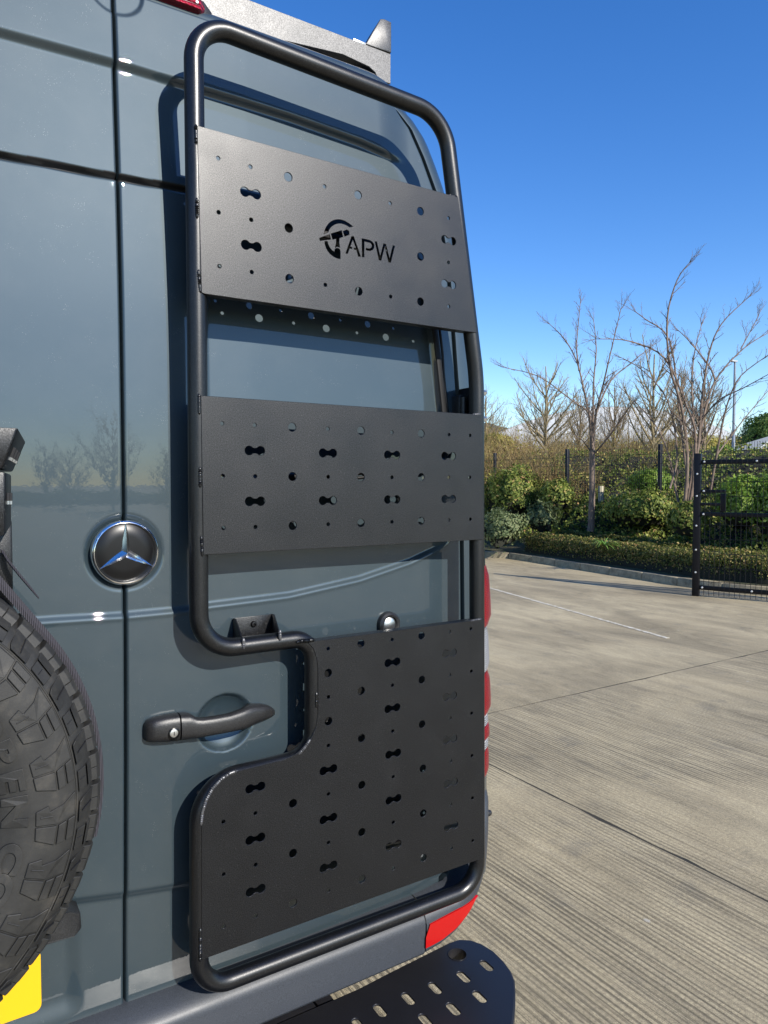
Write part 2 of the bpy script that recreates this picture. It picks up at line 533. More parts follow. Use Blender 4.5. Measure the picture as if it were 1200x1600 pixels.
def make_door(right, parent):
    nz, nx = 640, 200
    zs = np.linspace(Z_BOT, Z_TOP, nz)
    t = np.linspace(0, 1, nx); t = t + 0.35 * np.sin(2 * math.pi * t) * -0.16   # denser near both edges
    Zg = np.repeat(zs[:, None], nx, 1)
    if right:
        xl = gapX(zs) + 0.0021; xr = XR(zs)
    else:
        xl = 2 * XC - XR(zs); xr = gapX(zs) - 0.0021
    Xg = xl[:, None] + (xr - xl)[:, None] * t[None, :]
    Yg = door_height(Xg, Zg, right)
    e = np.minimum(np.minimum(Xg - xl[:, None], xr[:, None] - Xg), np.minimum(Zg - Z_BOT, Z_TOP - Zg))
    r = 0.0036; q = np.clip(1 - e / r, 0, 1)
    Yg += r * (1 - np.sqrt(np.clip(1 - q * q, 0, 1)))
    co = np.stack([Xg, Yg, Zg], -1).reshape(-1, 3)
    i = np.arange(nz - 1)[:, None] * nx + np.arange(nx - 1)[None, :]
    quads = np.stack([i, i + 1, i + nx + 1, i + nx], -1).reshape(-1, 4)
    # returned edge, so that the door has thickness
    ring = np.concatenate([np.arange(nx), np.arange(1, nz) * nx + nx - 1, (nz - 1) * nx + np.arange(nx - 2, -1, -1), np.arange(nz - 2, 0, -1) * nx])
    back = co[ring].copy(); back[:, 1] += 0.03
    b0 = len(co); m = len(ring); j = np.arange(m)
    rq = np.stack([ring, b0 + j, b0 + (j + 1) % m, ring[(j + 1) % m]], -1)
    co = np.concatenate([co, back]); 
    d = np.abs(Zg - np.interp(Xg, *_B))[:-1, :-1]
    mi = (d < 0.0058) & ((Xg[:-1, :-1] < 0.46) | (not right))
    mi = np.concatenate([mi.ravel().astype(np.int32), np.zeros(len(rq), np.int32)])
    me = np_mesh('door_skin', co, np.concatenate([quads, rq]), [M['paint'], M['black']], True, mi)
    return me

doors = []
for right in (False, True):
    d = thing('rear_door', (XC + (0.4 if right else -0.4), 0.09, Z_BOT), parent=van)
    sk = link_mesh('door_skin', make_door(right, d), d)
    doors.append(d)
left_door, right_door = doors
tag(left_door, 'left rear door carrying the spare wheel and the number plate')
tag(right_door, 'right rear door behind the black ladder')

# dark inner frame seen through the gaps
mb = MB()
mb.box((2*XC - 1.07, 0.16, 0.62), (1.07, 0.18, 2.05))
mb.box((2*XC - 1.0, 0.22, 2.05), (1.0, 0.24, 2.46))
mb.build('door_frame', M['black'], van)

# window-blank seal (black rubber bead round the pressed panel)
def on_door(x, z, right=True, off=0.0):
    return Vector((x, float(door_height(np.array([x]), np.array([z]), right)[0]) - off, z))
wp = fillet(_win, [0.06, 0.05, 0.05, 0.06], True, 8)
dense = []
for i in range(len(wp)):
    a, b = wp[i], wp[(i + 1) % len(wp)]; k = max(1, int((b - a).length / 0.02))
    for j in range(k): dense.append(a.lerp(b, j / k))
mb = MB()
mb.sweep([on_door(p.x, p.z, True, 0.000) for p in dense], 0.0085, 8, True, up=(0, 1, 0), sq=(0.5, 1))
seal = mb.build('window_seal', M['rubber'], right_door)
mb = MB()
cxw = sum(p.x for p in dense) / len(dense); czw = sum(p.z for p in dense) / len(dense)
mb.sweep([on_door(p.x + (0.0125 if p.x > cxw else -0.0125), p.z + (0.0125 if p.z > czw else -0.0125), True, 0) for p in dense], 0.0035, 8, True, up=(0, 1, 0), sq=(0.8, 1))
mb.build('seal_lip', M['rubber'], right_door)

# ---------------------------------------------------------------- body shell
def outline(z, right=True, n=10, full=False):
    y0 = float(Y0(z)); xs = float(XS(z)); x_in = float(XR(z)) + 0.0055
    pts = []
    if not full:
        pts += [(x_in, y0 + 0.035), (x_in, y0 + 0.007), (x_in + 0.002, y0 + 0.002), (x_in + 0.007, y0 + 0.0005 + 0.01 * ((x_in - XC) / 0.8) ** 2)]
        x_c = max(xs - RC, x_in + 0.012)
    else:
        x_c = xs - RC
    bow = 0.010 * ((x_c - XC) / 0.8) ** 2
    for i in range(n + 1):
        a = math.pi / 2 * i / n
        pts.append((x_c + (xs - x_c) * math.sin(a), y0 + bow + RC * (1 - math.cos(a))))
    for y in (0.5, 1.2, 2.2, 3.4, 4.8):
        pts.append((xs + 0.012 * min(1, (y - 0.2) / 1.2), y))
    return pts
mb = MB()
zs = np.concatenate([np.linspace(0.62, 2.2, 48), np.linspace(2.22, 2.482, 40)])
for sgn in (1, -1):
    rows = []
    for z in zs:
        rows.append([(x if sgn > 0 else 2 * XC - x, y, z) for x, y in outline(float(z))])
    mb.grid(rows, 0, sgn < 0)
# header above the doors and the roof: whole outlines drawn in as they rise
rows = []
for i in range(13):
    a = math.pi / 2 * i / 12
    z = 2.4875 + 0.045 * math.sin(a); ins = 0.09 * (1 - math.cos(a))
    y0 = float(Y0(2.4875)) + ins
    xs = float(XS(2.4875)) - ins * 1.1
    right = [(XC + (xs - RC - XC) * k / 8, y0) for k in range(9)]
    for k in range(1, 9):
        w = math.pi / 2 * k / 8
        right.append((xs - RC + RC * math.sin(w), y0 + RC * (1 - math.cos(w))))
    right += [(xs, 1.2), (xs, 3.0), (xs, 4.8)]
    left = [(2 * XC - x, y) for x, y in right[:0:-1]]
    rows.append([(x, y, z) for x, y in left + right])
mb.grid(rows, 0)
top = rows[-1]
mb.add(top, [tuple(range(len(top)))], 0)
# side/roof shoulder closing strips and a plain front end
for sgn in (1, -1):
    a = [(p[0], p[1], p[2]) for p in [(x if sgn > 0 else 2*XC-x, y, 2.482) for x, y in outline(2.482)]][-6:]
    b = [(x, y, z) for x, y, z in (rows[0][-4:] if sgn > 0 else rows[0][3::-1])]
    mb.add([a[0], a[1], a[3], a[5], b[3], b[2], b[1], b[0]], [(0, 1, 2, 3, 4, 5, 6, 7)])
mb.add([(XC - 0.93, 4.79, 0.5), (XC + 0.93, 4.79, 0.5), (XC + 0.74, 4.79, 2.5), (XC - 0.74, 4.79, 2.5)], [(0, 1, 2, 3)])
body = mb.build('body_shell', M['paint'], van, angle=50)
mb = MB()
mb.box((XC - 0.86, 0.25, 0.42), (XC + 0.86, 4.7, 0.62))
mb.build('underbody', M['black'], van)
mb = MB()
for yy in (1.15,):
    mb.box((XC + 0.9215 + 0.008, 0.62, 0.72), (XC + 0.944, 4.7, 0.80))
mb.build('side_rub_strip', M['plastic'], van, bevel=0.006)

# rear wheel on the right, further ahead under the body
def small_wheel(c, side):
    w = thing('road_wheel', (c[0], c[1], 0), parent=van)
    mb = MB()
    prof = [(0.20, -0.10), (0.27, -0.115), (0.33, -0.11), (0.355, -0.09), (0.36, 0.0), (0.355, 0.09), (0.33, 0.11), (0.27, 0.115), (0.20, 0.10), (0.20, -0.10)]
    mb.lathe(prof, c, (1, 0, 0), 40); mb.build('tyre', M['tyre'], w)
    mb = MB()
    mb.lathe([(0.0, 0.05 * side), (0.07, 0.06 * side), (0.10, 0.03 * side), (0.17, 0.05 * side), (0.20, 0.10 * side), (0.21, 0.09 * side), (0.195, -0.08 * side)], c, (1, 0, 0), 32)
    mb.build('rim', M['plastic'], w)
small_wheel((XC + 0.74, 1.10, 0.36), 1)
small_wheel((XC - 0.74, 1.10, 0.36), -1)

# ---------------------------------------------------------------- badge on the doors
badge = thing('badge', (_star.x, 0.075, _star.z), parent=van)
bc = Vector((_star.x, float(Y0(_star.z)) + 0.001, _star.z))
mb = MB()
mb.lathe([(0.0, 0.011), (0.030, 0.0105), (0.050, 0.009), (0.0535, 0.006), (0.0535, -0.004)], bc, (0, -1, 0), 56)
mb.build('badge_disc', M['badge'], badge, angle=60)
mb = MB()
mb.lathe([(0.0515, 0.004), (0.0515, 0.0105), (0.0535, 0.0135), (0.0565, 0.0125), (0.058, 0.008), (0.058, -0.004)], bc, (0, -1, 0), 64)
mb.build('badge_ring', M['chrome'], badge, angle=60)
mb = MB()
cv = bc + Vector((0, -0.0185, 0))
for k in range(3):
    a = math.radians(90 + 120 * k); u = Vector((math.cos(a), 0, math.sin(a)))
    tip = bc + u * 0.0525 + Vector((0, -0.0125, 0))
    for s in (-1, 1):
        b2 = math.radians(90 + 120 * k + 60 * s); w = Vector((math.cos(b2), 0, math.sin(b2)))
        val = bc + w * 0.0098 + Vector((0, -0.0095, 0))
        mb.add([cv, tip, val] if s > 0 else [cv, val, tip], [(0, 1, 2)])
        low = [bc + u * 0.0525 + Vector((0, -0.008, 0)), bc + w * 0.0115 + Vector((0, -0.006, 0))]
        mb.add([tip, val, low[1], low[0]], [(0, 1, 2, 3)])
mb.build('star', M['chrome'], badge, smooth=False, fix=False)

# ---------------------------------------------------------------- door handle
handle = thing('door_handle', (_dish.x, 0.07, _dish.z - 0.02), parent=right_door)
def hsec(px, pyt, pyb, yb, yf, n=14):
    """one cross section of the grip, between upper and lower photo edge"""
    a = U(px, pyt, yf); b = U(px, pyb, yf); c = (a + b) / 2; hh = (a.z - b.z) / 2
    ring = []
    for j in range(n):
        w = 2 * math.pi * j / n
        s, q = math.sin(w), math.cos(w)
        z = c.z + hh * math.copysign(abs(q) ** 0.65, q); y = (yb + yf) / 2 + (yb - yf) / 2 * math.copysign(abs(s) ** 0.65, s)
        ring.append((c.x, y, z))
    return ring
yd = float(Y0(_dish.z))
secs = [(225.5,1142,1150,yd,yd-0.012),(227,1134,1159,yd,yd-0.020),(233,1129,1162,yd,yd-0.028),(245,1125,1163,yd,yd-0.033),(262,1121,1162.5,yd,yd-0.035),(282,1118,1160.5,yd,yd-0.036)]
sec2 = [(284.5,1118,1160,yd,yd-0.036),(298,1117.5,1158.5,yd,yd-0.037),(303,1119,1157,yd-0.004,yd-0.0375),(309,1123,1156,yd-0.013,yd-0.038),(318,1124,1154,yd-0.018,yd-0.040),(340,1121,1150,yd-0.020,yd-0.042),(362,1117,1146,yd-0.019,yd-0.042),(382,1110,1142,yd-0.016,yd-0.040),(392,1105,1139,yd-0.008,yd-0.038),(400,1103.5,1134,yd,yd-0.035),(412,1102.5,1129,yd,yd-0.031),(421,1103.5,1125,yd,yd-0.026),(426.5,1106,1121.5,yd,yd-0.020),(429.5,1109,1118,yd,yd-0.012)]
for nm, ss in (('lock_cover', secs), ('grip', sec2)):
    mb = MB(); rows = [hsec(*s) for s in ss]; n = len(rows[0])
    mb.grid([r + [r[0]] for r in rows]); mb.add(rows[0], [tuple(range(n))]); mb.add(rows[-1], [tuple(range(n))])
    mb.build(nm, M['plastic'], handle, angle=50)
kc = U(272, 1146, yd - 0.0355)
mb = MB(); mb.lathe([(0.0105, -0.002), (0.0105, 0.002), (0.0085, 0.003), (0.0085, -0.001)], kc, (0, -1, 0), 28); mb.build('lock_surround', M['badge'], handle)
mb = MB(); mb.lathe([(0.0, 0.0012), (0.006, 0.0014), (0.0076, 0.0008), (0.0078, -0.002)], kc, (0, -1, 0), 28); lk = mb.build('key_lock', M['steel'], handle)
mb = MB(); mb.box((kc.x - 0.0007, kc.y - 0.0018, kc.z - 0.0035), (kc.x + 0.0007, kc.y - 0.001, kc.z + 0.0035)); mb.build('key_slot', M['black'], handle, smooth=False)

# round lock just above the lowest ladder plate
lc = UD(603, 974)
ln = thing('door_stop', lc, parent=right_door)
mb = MB(); mb.lathe([(0.0, 0.014), (0.017, 0.014), (0.018, 0.020), (0.022, 0.021), (0.0265, 0.017), (0.028, 0.008), (0.028, -0.003)], lc, (0, -1, 0), 36); mb.build('rubber_ring', M['plastic'], ln)
mb = MB(); mb.lathe([(0.0, 0.0175), (0.013, 0.017), (0.0165, 0.0145)], lc, (0, -1, 0), 30); mb.build('metal_disc', M['steel'], ln)

# hinge at the right door edge
hg = thing('door_hinge', UD(722, 632), parent=right_door)
a = UD(708, 645); b = UD(733, 620)
mb = MB(); mb.box((a.x, a.y - 0.022, a.z - 0.02), (b.x + 0.01, a.y + 0.01, b.z)); mb.build('hinge_leaf', M['plastic'], hg, bevel=0.004)
mb = MB(); mb.lathe([(0.0, -0.028), (0.0075, -0.028), (0.0075, 0.014), (0.0, 0.014)], UD(714, 632) + Vector((0, -0.024, 0)), (0, 0, 1), 16); mb.build('hinge_pin', M['plastic'], hg)

# door retainer clip by the number plate (black grip of the left door)
g1 = [U(60,1443,0.03), U(108,1426,0.03), U(126,1425,0.045), U(128,1452,0.045), U(118,1464,0.03), U(62,1481,0.03), U(-20,1500,0.03), U(-20,1468,0.03)]
mb = MB(); mb.prism(g1, (0, 0.045, 0)); mb.build('plate_lamp_housing', M['plastic'], left_door, bevel=0.004)

# number plate
npl = thing('number_plate', U(0, 1540, 0.068), parent=left_door)
c0 = U(63, 1481, 0.066); c1 = U(63, 1578, 0.066)
x1 = c0.x; z1, z0 = c0.z, c1.z; x0 = x1 - 0.52; rr = 0.012
op = []
for cx, cz, a0 in ((x1 - rr, z1 - rr, 0), (x0 + rr, z1 - rr, 90), (x0 + rr, z0 + rr, 180), (x1 - rr, z0 + rr, 270)):
    for k in range(6):
        w = math.radians(a0 + 18 * k); op.append((cx + rr * math.cos(w), cz + rr * math.sin(w)))
link_mesh('plate_sheet', plate_mesh('plate_sheet', op, [], 0.064, 0.003, M['yellow'], 0.0004), npl)
mb = MB(); mb.box((x0 + 0.02, 0.0675, z0 + 0.015), (x1 - 0.02, float(Y0(z0)) + 0.015, z1 - 0.015)); mb.build('plate_mount', M['plastic'], npl)

# small rubber buffer at the foot of the door gap
p = UD(188, 1562)
mb = MB(); mb.box((p.x - 0.0025, 0.092, 0.655), (p.x + 0.0025, 0.105, 0.70)); mb.build('gap_buffer', M['rubber'], left_door, bevel=0.002)

# ---------------------------------------------------------------- high brake light
bl = thing('brake_light', (XC, 0.15, 2.50), parent=van)
e = U(318, 24, 0.150)
def strip(x0, x1, zc, hh, y, dep):
    m = MB(); n = 24; rows = []
    for i in range(n + 1):
        t = i / n; x = x0 + (x1 - x0) * t
        k = min(1, min(t, 1 - t) / 0.06); k = math.sqrt(1 - (1 - k) ** 2)
        h = hh * (0.25 + 0.75 * k)
        rows.append([(x, y + 0.02, zc - h), (x, y, zc - h), (x, y - dep * k, zc - h * 0.6), (x, y - dep * k, zc + h * 0.6), (x, y, zc + h), (x, y + 0.02, zc + h)])
    m.grid(rows); return m
strip(2*XC - e.x, e.x, e.z + 0.002, 0.0175, 0.140, 0.018).build('red_lens', M['dark_red'], bl)
strip(2*XC - e.x - 0.014, e.x + 0.014, e.z, 0.0225, 0.143, 0.006).build('lens_surround', M['plastic'], bl)
for sx in (-1, 1):
    mb = MB(); mb.lathe([(0.0, 0.003), (0.003, 0.002), (0.0035, -0.01)], (XC + sx * (e.x - XC - 0.022), 0.1225, e.z + 0.002), (0, -1, 0), 14); mb.build('screw', M['steel'], bl)

# ---------------------------------------------------------------- tail light on the right corner (and its twin)
def corner_pt(z, a, off):
    """point on the rounded rear corner; a = angle round the corner 0..90 deg (rear -> side), negative: on the rear face"""
    y0 = float(Y0(z)); xs = float(XS(z)); xi = float(XR(z)) + 0.012
    xc = max(xs - RC, xi); bow = 0.010 * ((xc - XC) / 0.8) ** 2
    if a < 0:
        return Vector((xc + a, y0 + bow - off, z))
    w = math.radians(min(a, 90)); ex = max(0, a - 90) / 100.0
    nx, ny = math.sin(w), -math.cos(w)
    return Vector((xc + (xs - xc) * math.sin(w) + nx * off, y0 + bow + RC * (1 - math.cos(w)) + ny * off + ex, z))
def sil_z(py):
    d = ray(764, py); return CAM_H + d.z * (0.126 + CAM_D) / d.y
for sgn in (1, -1):
    tl = thing('tail_light', (XC + sgn * 0.88, 0.15, sil_z(1206)), parent=van)
    segs = [(884, 976, 'red_lens', 0.008, 0.014), (980, 1046, 'clear_lens', 0.004, 0.008), (1048, 1112, 'red_lens', 0.008, 0.012), (1114, 1130, 'clear_lens', 0.003, 0.004), (1131, 1150, 'red_lens', 0.006, 0.008), (1152, 1166, 'clear_lens', 0.003, 0.004), (1168, 1206, 'red_lens', 0.005, 0.005)]
    angs = [4, 6, 10, 16, 24, 32, 40, 48, 56, 64, 72, 80, 90, 98]
    for ya, yb, mt, o1, o2 in segs:
        za, zb = sil_z(yb), sil_z(ya); rows = []
        for i in range(7):
            t = i / 6; z = za + (zb - za) * t
            bulge = math.sqrt(max(0, 1 - (2 * t - 1) ** 4))
            off = (o2 + (o1 - o2) * t) * (0.25 + 0.75 * bulge)
            rows.append([corner_pt(z, a, off if 0 < k < len(angs) - 1 else -0.004) for k, a in enumerate(angs)])
        rows.insert(0, [corner_pt(za, a, -0.004) for a in angs]); rows.append([corner_pt(zb, a, -0.004) for a in angs])
        if sgn < 0: rows = [[Vector((2 * XC - p.x, p.y, p.z)) for p in r] for r in rows]
        mb = MB(); mb.grid(rows, 0, sgn < 0); mb.build('lens', M[mt], tl, angle=60)

# ---------------------------------------------------------------- bumper
bm_t = thing('bumper', (XC, 0.1, 0.5), parent=van)
YB = 0.03
XSEAM = U(666, 1435, YB).x
def bumper_sec(x, y, zt, zb, nx=0.0, ny=-1.0):
    # section from the top inner lip, over the rounded edge, down the face and under
    P = [(0.075, zt + 0.032), (0.050, zt + 0.030), (0.022, zt + 0.020), (0.007, zt + 0.006), (0.002, zt - 0.002), (0.0, zt - 0.012), (0.003, zb + 0.006), (0.007, zb), (0.03, zb - 0.004), (0.08, zb)]
    return [(x - nx * d, y - ny * d, z) for d, z in P]
zt, zb = 0.622, 0.541
mb = MB()
rows = [bumper_sec(x, YB, zt, zb) for x in np.linspace(2*XC - XSEAM, XSEAM - 0.0015, 30)]
mb.grid(rows)
mb.build('bumper_middle', M['bumper'], bm_t, angle=28)
for sgn in (1, -1):
    XE = 1.225; rc = 0.20
    path = [(x, YB, 0, -1) for x in (XSEAM + 0.0015, XSEAM + 0.02, 0.98, 1.005)]
    for k in range(0, 19):
        w = math.pi / 2 * k / 18
        path.append((XE - rc + rc * math.sin(w), YB + rc * (1 - math.cos(w)), math.sin(w), -math.cos(w)))
    for yy in (0.27, 0.32, 0.40, 0.55, 0.72): path.append((XE, yy, 1, 0))
    def zlow(x): return float(np.interp(x, [0.93, 0.98, 1.02, 1.06, 1.11, 1.16, 1.225], [0.543, 0.549, 0.562, 0.586, 0.628, 0.672, 0.70]))
    def ztop(x): return float(np.interp(x, [0.93, 1.03, 1.08, 1.13, 1.18, 1.225], [0.623, 0.628, 0.66, 0.74, 0.82, 0.845]))
    rows = []
    for i, (x, y, nx, ny) in enumerate(path):
        zt2, zb2 = ztop(x), zlow(x); hm_ = (zt2 + zb2) / 2
        P = [(0.060, zt2 + 0.030), (0.040, zt2 + 0.028), (0.018, zt2 + 0.018), (0.006, zt2 + 0.005), (0.002, zt2 - 0.004), (0.0, zt2 - 0.014), (0.0, hm_), (0.003, zb2 + 0.006), (0.007, zb2), (0.03, zb2 - 0.004), (0.08, zb2)]
        rows.append([(x - nx * d if sgn > 0 else 2*XC - (x - nx * d), y - ny * d, z) for d, z in P])
    mb = MB(); mb.grid(rows, 0, sgn < 0); corner = mb.build('bumper_corner', M['bumper'], bm_t, angle=28)
    # reflector let into the corner
    rr = []
    for i in range(17):
        t = i / 16; x = 0.944 + (1.092 - 0.944) * t
        if x <= XE - rc: y, nx, ny = YB, 0, -1
        else:
            w = math.asin((x - XE + rc) / rc); y = YB + rc * (1 - math.cos(w)); nx, ny = math.sin(w), -math.cos(w)
        zt3 = 0.611 + 0.014 * t; zb3 = zlow(x) + 0.014
        zb3 = min(zb3, zt3 - 0.002)
        tl_ = (0.012 * max(0, 1 - t / 0.06))
        rr.append([(x + nx * d - tl_ * (0 if z > 0.59 else 1) if sgn > 0 else 2*XC - (x + nx * d), y + ny * d, z) for d, z in [(-0.002, zb3), (0.0030, zb3 + 0.001), (0.0036, (zt3 + zb3) / 2), (0.0030, zt3 - 0.001), (-0.002, zt3)]])
    mb = MB(); mb.grid(rr, 0, sgn < 0); mb.add(rr[0], [(0, 1, 2, 3, 4)]); mb.build('reflector', M['reflector'], corner, angle=40)
    mb = MB(); q = (1.2262 if sgn > 0 else 2*XC - 1.2262)
    mb.lathe([(0.0, 0.012), (0.006, 0.010), (0.0085, 0.004), (0.0085, -0.004)], (q, 0.16, 0.742), (sgn, 0, 0), 16)
    mb.build('corner_bolt', M['plastic'], corner)

# body-side pieces beneath the tail light (corner of the quarter panel, black strap)
# ================================================================== THE LADDER ON THE RIGHT DOOR
YT, RT = 0.0185, 0.0172
ladder = thing('door_ladder', U(530, 1440, YT), 'black tubular ladder with three perforated plates on the right rear door', 'ladder')
cpx = [(302,30),(694,182),(744.5,592),(746,1384),(311,1549),(311,1224),(489,1180),(489,995),(311,1018),(308,534)]
crad = [0.066, 0.085, 0.5, 0.062, 0.060, 0.075, 0.052, 0.045, 0.068, 0.6]
tp = fillet([U(x, y, YT) for x, y in cpx], crad, True, 12)
mb = MB(); mb.sweep(tp, RT, 24, True, up=(0, 1, 0)); mb.build('tube_frame', M['tube'], ladder, angle=60)

def P2(px, py):                                # photo pixel -> (X, Z) on the plates
    p = U(px, py, 0.0); return (p.x, p.z)
def zl(pts, ox, oy): return [P2(ox + x / 2.4, oy + y / 2.4) for x, y in pts]
def plate(outer_px, small, big, bows, extra, oxy, tilt=0.0):
    outer = [P2(*q) for q in outer_px]
    holes = [circle(x, z, 0.0036, 14) for x, z in zl(small, *oxy)]
    holes += [circle(x, z, 0.0082, 24) for x, z in zl(big, *oxy)]
    holes += [bowtie(x, z) for x, z in zl(bows, *oxy)]
    return outer, holes + extra

def edge_flange(mb, pts, depth, up):           # folded return lip behind a straight edge
    (x0, z0), (x1, z1) = pts
    s = 0.0028 * up
    mb.add([(x0, 0.003, z0), (x1, 0.003, z1), (x1, depth, z1), (x0, depth, z0), (x0, 0.003, z0 - s), (x1, 0.003, z1 - s), (x1, depth, z1 - s), (x0, depth, z0 - s)],
           [(0,1,2,3), (4,5,6,7), (0,1,5,4), (2,3,7,6), (0,3,7,4), (1,2,6,5)])

# stencilled emblem and letters cut through the top plate
def LG(pts): return [P2(480 + x / 7.5, 320 + y / 7.5) for x, y in pts]
logo = []
arc_o = [(196,342),(205,300),(222,262),(248,224),(280,196),(318,178),(360,171),(402,176),(445,191),(490,218),(535,254)]
arc_i = [(497,262),(465,242),(430,226),(395,217),(362,217),(325,228),(295,246),(270,270),(254,296),(244,322)]
logo.append(LG(arc_o + arc_i))
logo.append(LG([(205,430),(236,428),(246,462),(262,495),(285,528),(308,546),(322,552),(322,530),(330,516),(348,508),(368,512),(384,526),(389,540),(389,634),(350,626),(310,607),(270,575),(240,540),(220,500),(209,462)]))
logo.append(LG([(143,390),(262,349),(278,404),(150,420)]))
logo.append(LG([(279,339),(402,301),(420,374),(378,388),(374,440),(382,500),(362,492),(342,492),(328,502),(340,440),(340,396),(298,406)]))
logo.append(LG([(420,312),(464,292),(488,306),(494,348),(440,370)]))
# A (with its stencil bridges), P, W
logo.append(LG([(452,568),(520,372),(545,370),(626,604),(600,606),(578,528),(548,521),(552,504),(574,510),(534,404),(503,492),(526,498),(522,515),(496,510),(474,572)]))
logo.append(LG([(642,396),(668,400),(735,416),(765,436),(784,466),(784,500),(768,526),(740,538),(712,536),(688,528),(690,508),(716,514),(738,514),(755,500),(760,480),(755,462),(738,444),(668,426),(668,612),(644,610)]))
logo.append(LG([(794,430),(816,434),(856,610),(894,456),(922,460),(966,634),(1004,478),(1026,484),(980,674),(954,672),(908,488),(866,652),(842,648)]))

o, h = plate([(308,196),(312,197),(716,308),(745,520),(320,459),(315,457)],
    [(146,161),(267,193),(545,267),(791,330),(1010,386),(148,364),(270,392),(1010,552),(151,566),(272,588),(548,636),(793,680),(1011,717)],
    [(409,231),(671,299),(905,360),(411,423),(905,530),(414,613),(674,660),(905,699)],
    [(268,292),(271,490),(1011,469),(1011,634)], logo, (280, 180))
me = plate_mesh('top_plate', o, h, 0.0, 0.003, M['ladder'])
mb = MB(); edge_flange(mb, (o[0], o[2]), 0.020, 1); edge_flange(mb, (o[5], o[3]), 0.022, -1); join_into(me, mb)
tag(link_mesh('plate', me, ladder), 'top plate with the cut-out lettering APW and a hammer emblem')

o, h = plate([(314,618),(752,648),(755,843),(318,867)],
    [(161,148),(283,154),(558,168),(798,181),(1012,190),(1091,193),(164,345),(285,346),(559,348),(798,350),(1011,350),(1090,350),(166,540),(286,536),(559,526),(798,517),(1012,510),(1092,507)],
    [(424,162),(682,175),(908,186),(425,347),(682,349),(908,349),(426,531),(682,521),(908,513)],
    [(284,250),(558,259),(799,266),(1011,270),(285,440),(558,437),(799,433),(1011,431)], [], (280, 600))
me = plate_mesh('middle_plate', o, h, 0.0, 0.003, M['ladder'])
mb = MB(); edge_flange(mb, (o[0], o[1]), 0.020, 1); edge_flange(mb, (o[3], o[2]), 0.022, -1); join_into(me, mb)
tag(link_mesh('plate', me, ladder), 'middle plate with a regular grid of holes')

lo = [(480,1003),(757,967),(757,1340),(315,1500),(315,1292),(317,1272),(323,1252),(333,1234),(347,1219),(362,1209),(380,1203),(420,1193),(445,1187),(462,1179),(476,1167),(487,1152),(494,1135),(497,1115),(497,1045),(495,1028),(490,1014)]
o, h = plate(lo,
    [(559,129),(799,95),(1014,65),(1094,54),(560,310),(800,266),(1015,227),(1096,213),(560,492),(801,438),(1016,389),(1097,371),(560,674),(803,609),(1018,550),(1098,530),(560,856),(803,780),(1019,713),(1100,689),(560,1036),(803,953),(1021,877),(1101,849),(166,778),(286,746),(167,975),(287,939),(166,1171),(287,1131)],
    [(559,220),(560,401),(682,110),(683,287),(684,464),(685,640),(685,817),(685,993),(909,80),(910,245),(911,412),(914,578),(915,746),(916,913),(427,709),(427,896),(427,1083)],
    [(800,180),(800,352),(803,523),(804,694),(804,866),(1014,145),(1015,307),(1016,469),(1018,632),(1020,795),(560,583),(560,766),(560,946),(286,650),(286,842),(287,1035)], [], (280, 960))
me = plate_mesh('bottom_plate', o, h, 0.0, 0.003, M['ladder'])
mb = MB(); edge_flange(mb, (o[0], o[1]), 0.022, 1); edge_flange(mb, (o[3], o[2]), 0.018, -1); join_into(me, mb)
tag(link_mesh('plate', me, ladder), 'largest, lowest plate stepped round the door handle')

# weld beads
rng = random.Random(5)
def bead(pts_px, mt, y=0.002, r=0.0030):
    P = [U(x, yy, y) for x, yy in pts_px]; path = []; rad = []
    L = 0
    for i in range(len(P) - 1):
        n = max(2, int((P[i + 1] - P[i]).length / 0.0016))
        for j in range(n): path.append(P[i].lerp(P[i + 1], j / n))
    path.append(P[-1])
    for i in range(len(path)): rad.append(r * (1.0 + (0.22 if i % 2 else -0.18) + rng.uniform(-0.12, 0.12)) * min(1, 0.35 + min(i, len(path) - 1 - i) * 0.3))
    m = MB(); m.sweep(path, rad, 7); m.build('weld_bead', mt, ladder, angle=70)
for a, b in [((306,194),(306.5,226)),((307.5,309),(308,342)),((310,421),(313,458)),((311,615),(311.5,648)),((312.3,729),(312.6,762)),((314.5,837),(316,870)),((494.5,1081),(494,1106)),((313,1450),(312.5,1503))]:
    bead([a, b], M['tube'])
bead([(314,1290),(316,1270),(322,1250),(332,1232),(346,1217),(360,1208),(371,1204)], M['weld'], 0.001)
bead([(466,1179),(476,1168),(485,1155)], M['weld'], 0.001)
bead([(463,1004),(472,1001),(482,1001),(492,999)], M['tube'], -0.001, 0.0036)
bead([(733,971),(752,967)], M['weld'], 0.003); bead([(738,648),(752,647)], M['weld'], 0.003); bead([(700,304.5),(715,308.5)], M['tube'], 0.003)

# fixing bracket bolted to the door above the handle
br = thing('fixing_bracket', U(396, 1005, 0.06), parent=ladder)
yb = 0.0735
bp = [U(364,966,yb), U(425,959,yb), U(428,1012,yb), U(366,1018,yb)]
mb = MB(); mb.prism(bp, (0, -0.003, 0)); mb.build('back_plate', M['ladder'], br, bevel=0.0008)
for (tx, ty), (fx, fy) in (((364,966),(379,1013)), ((424,959),(436,1000))):
    t1 = U(tx, ty, yb - 0.0032); f1 = U(fx, fy, 0.004); bk = Vector((t1.x, yb - 0.0032, f1.z)); t2 = t1 + Vector((0, -0.010, 0))
    f2 = f1 + Vector((0, 0, 0.012))
    mb = MB(); mb.prism([t1, t2, f2, f1, bk], (0.003, 0, 0)); mb.build('gusset', M['ladder'], br, bevel=0.0006)
    bead([(fx + 1.5, fy - 16), (fx + 1.5, fy + 1)], M['weld'], 0.0018, 0.0035)
bcx = U(396, 975, yb - 0.003)
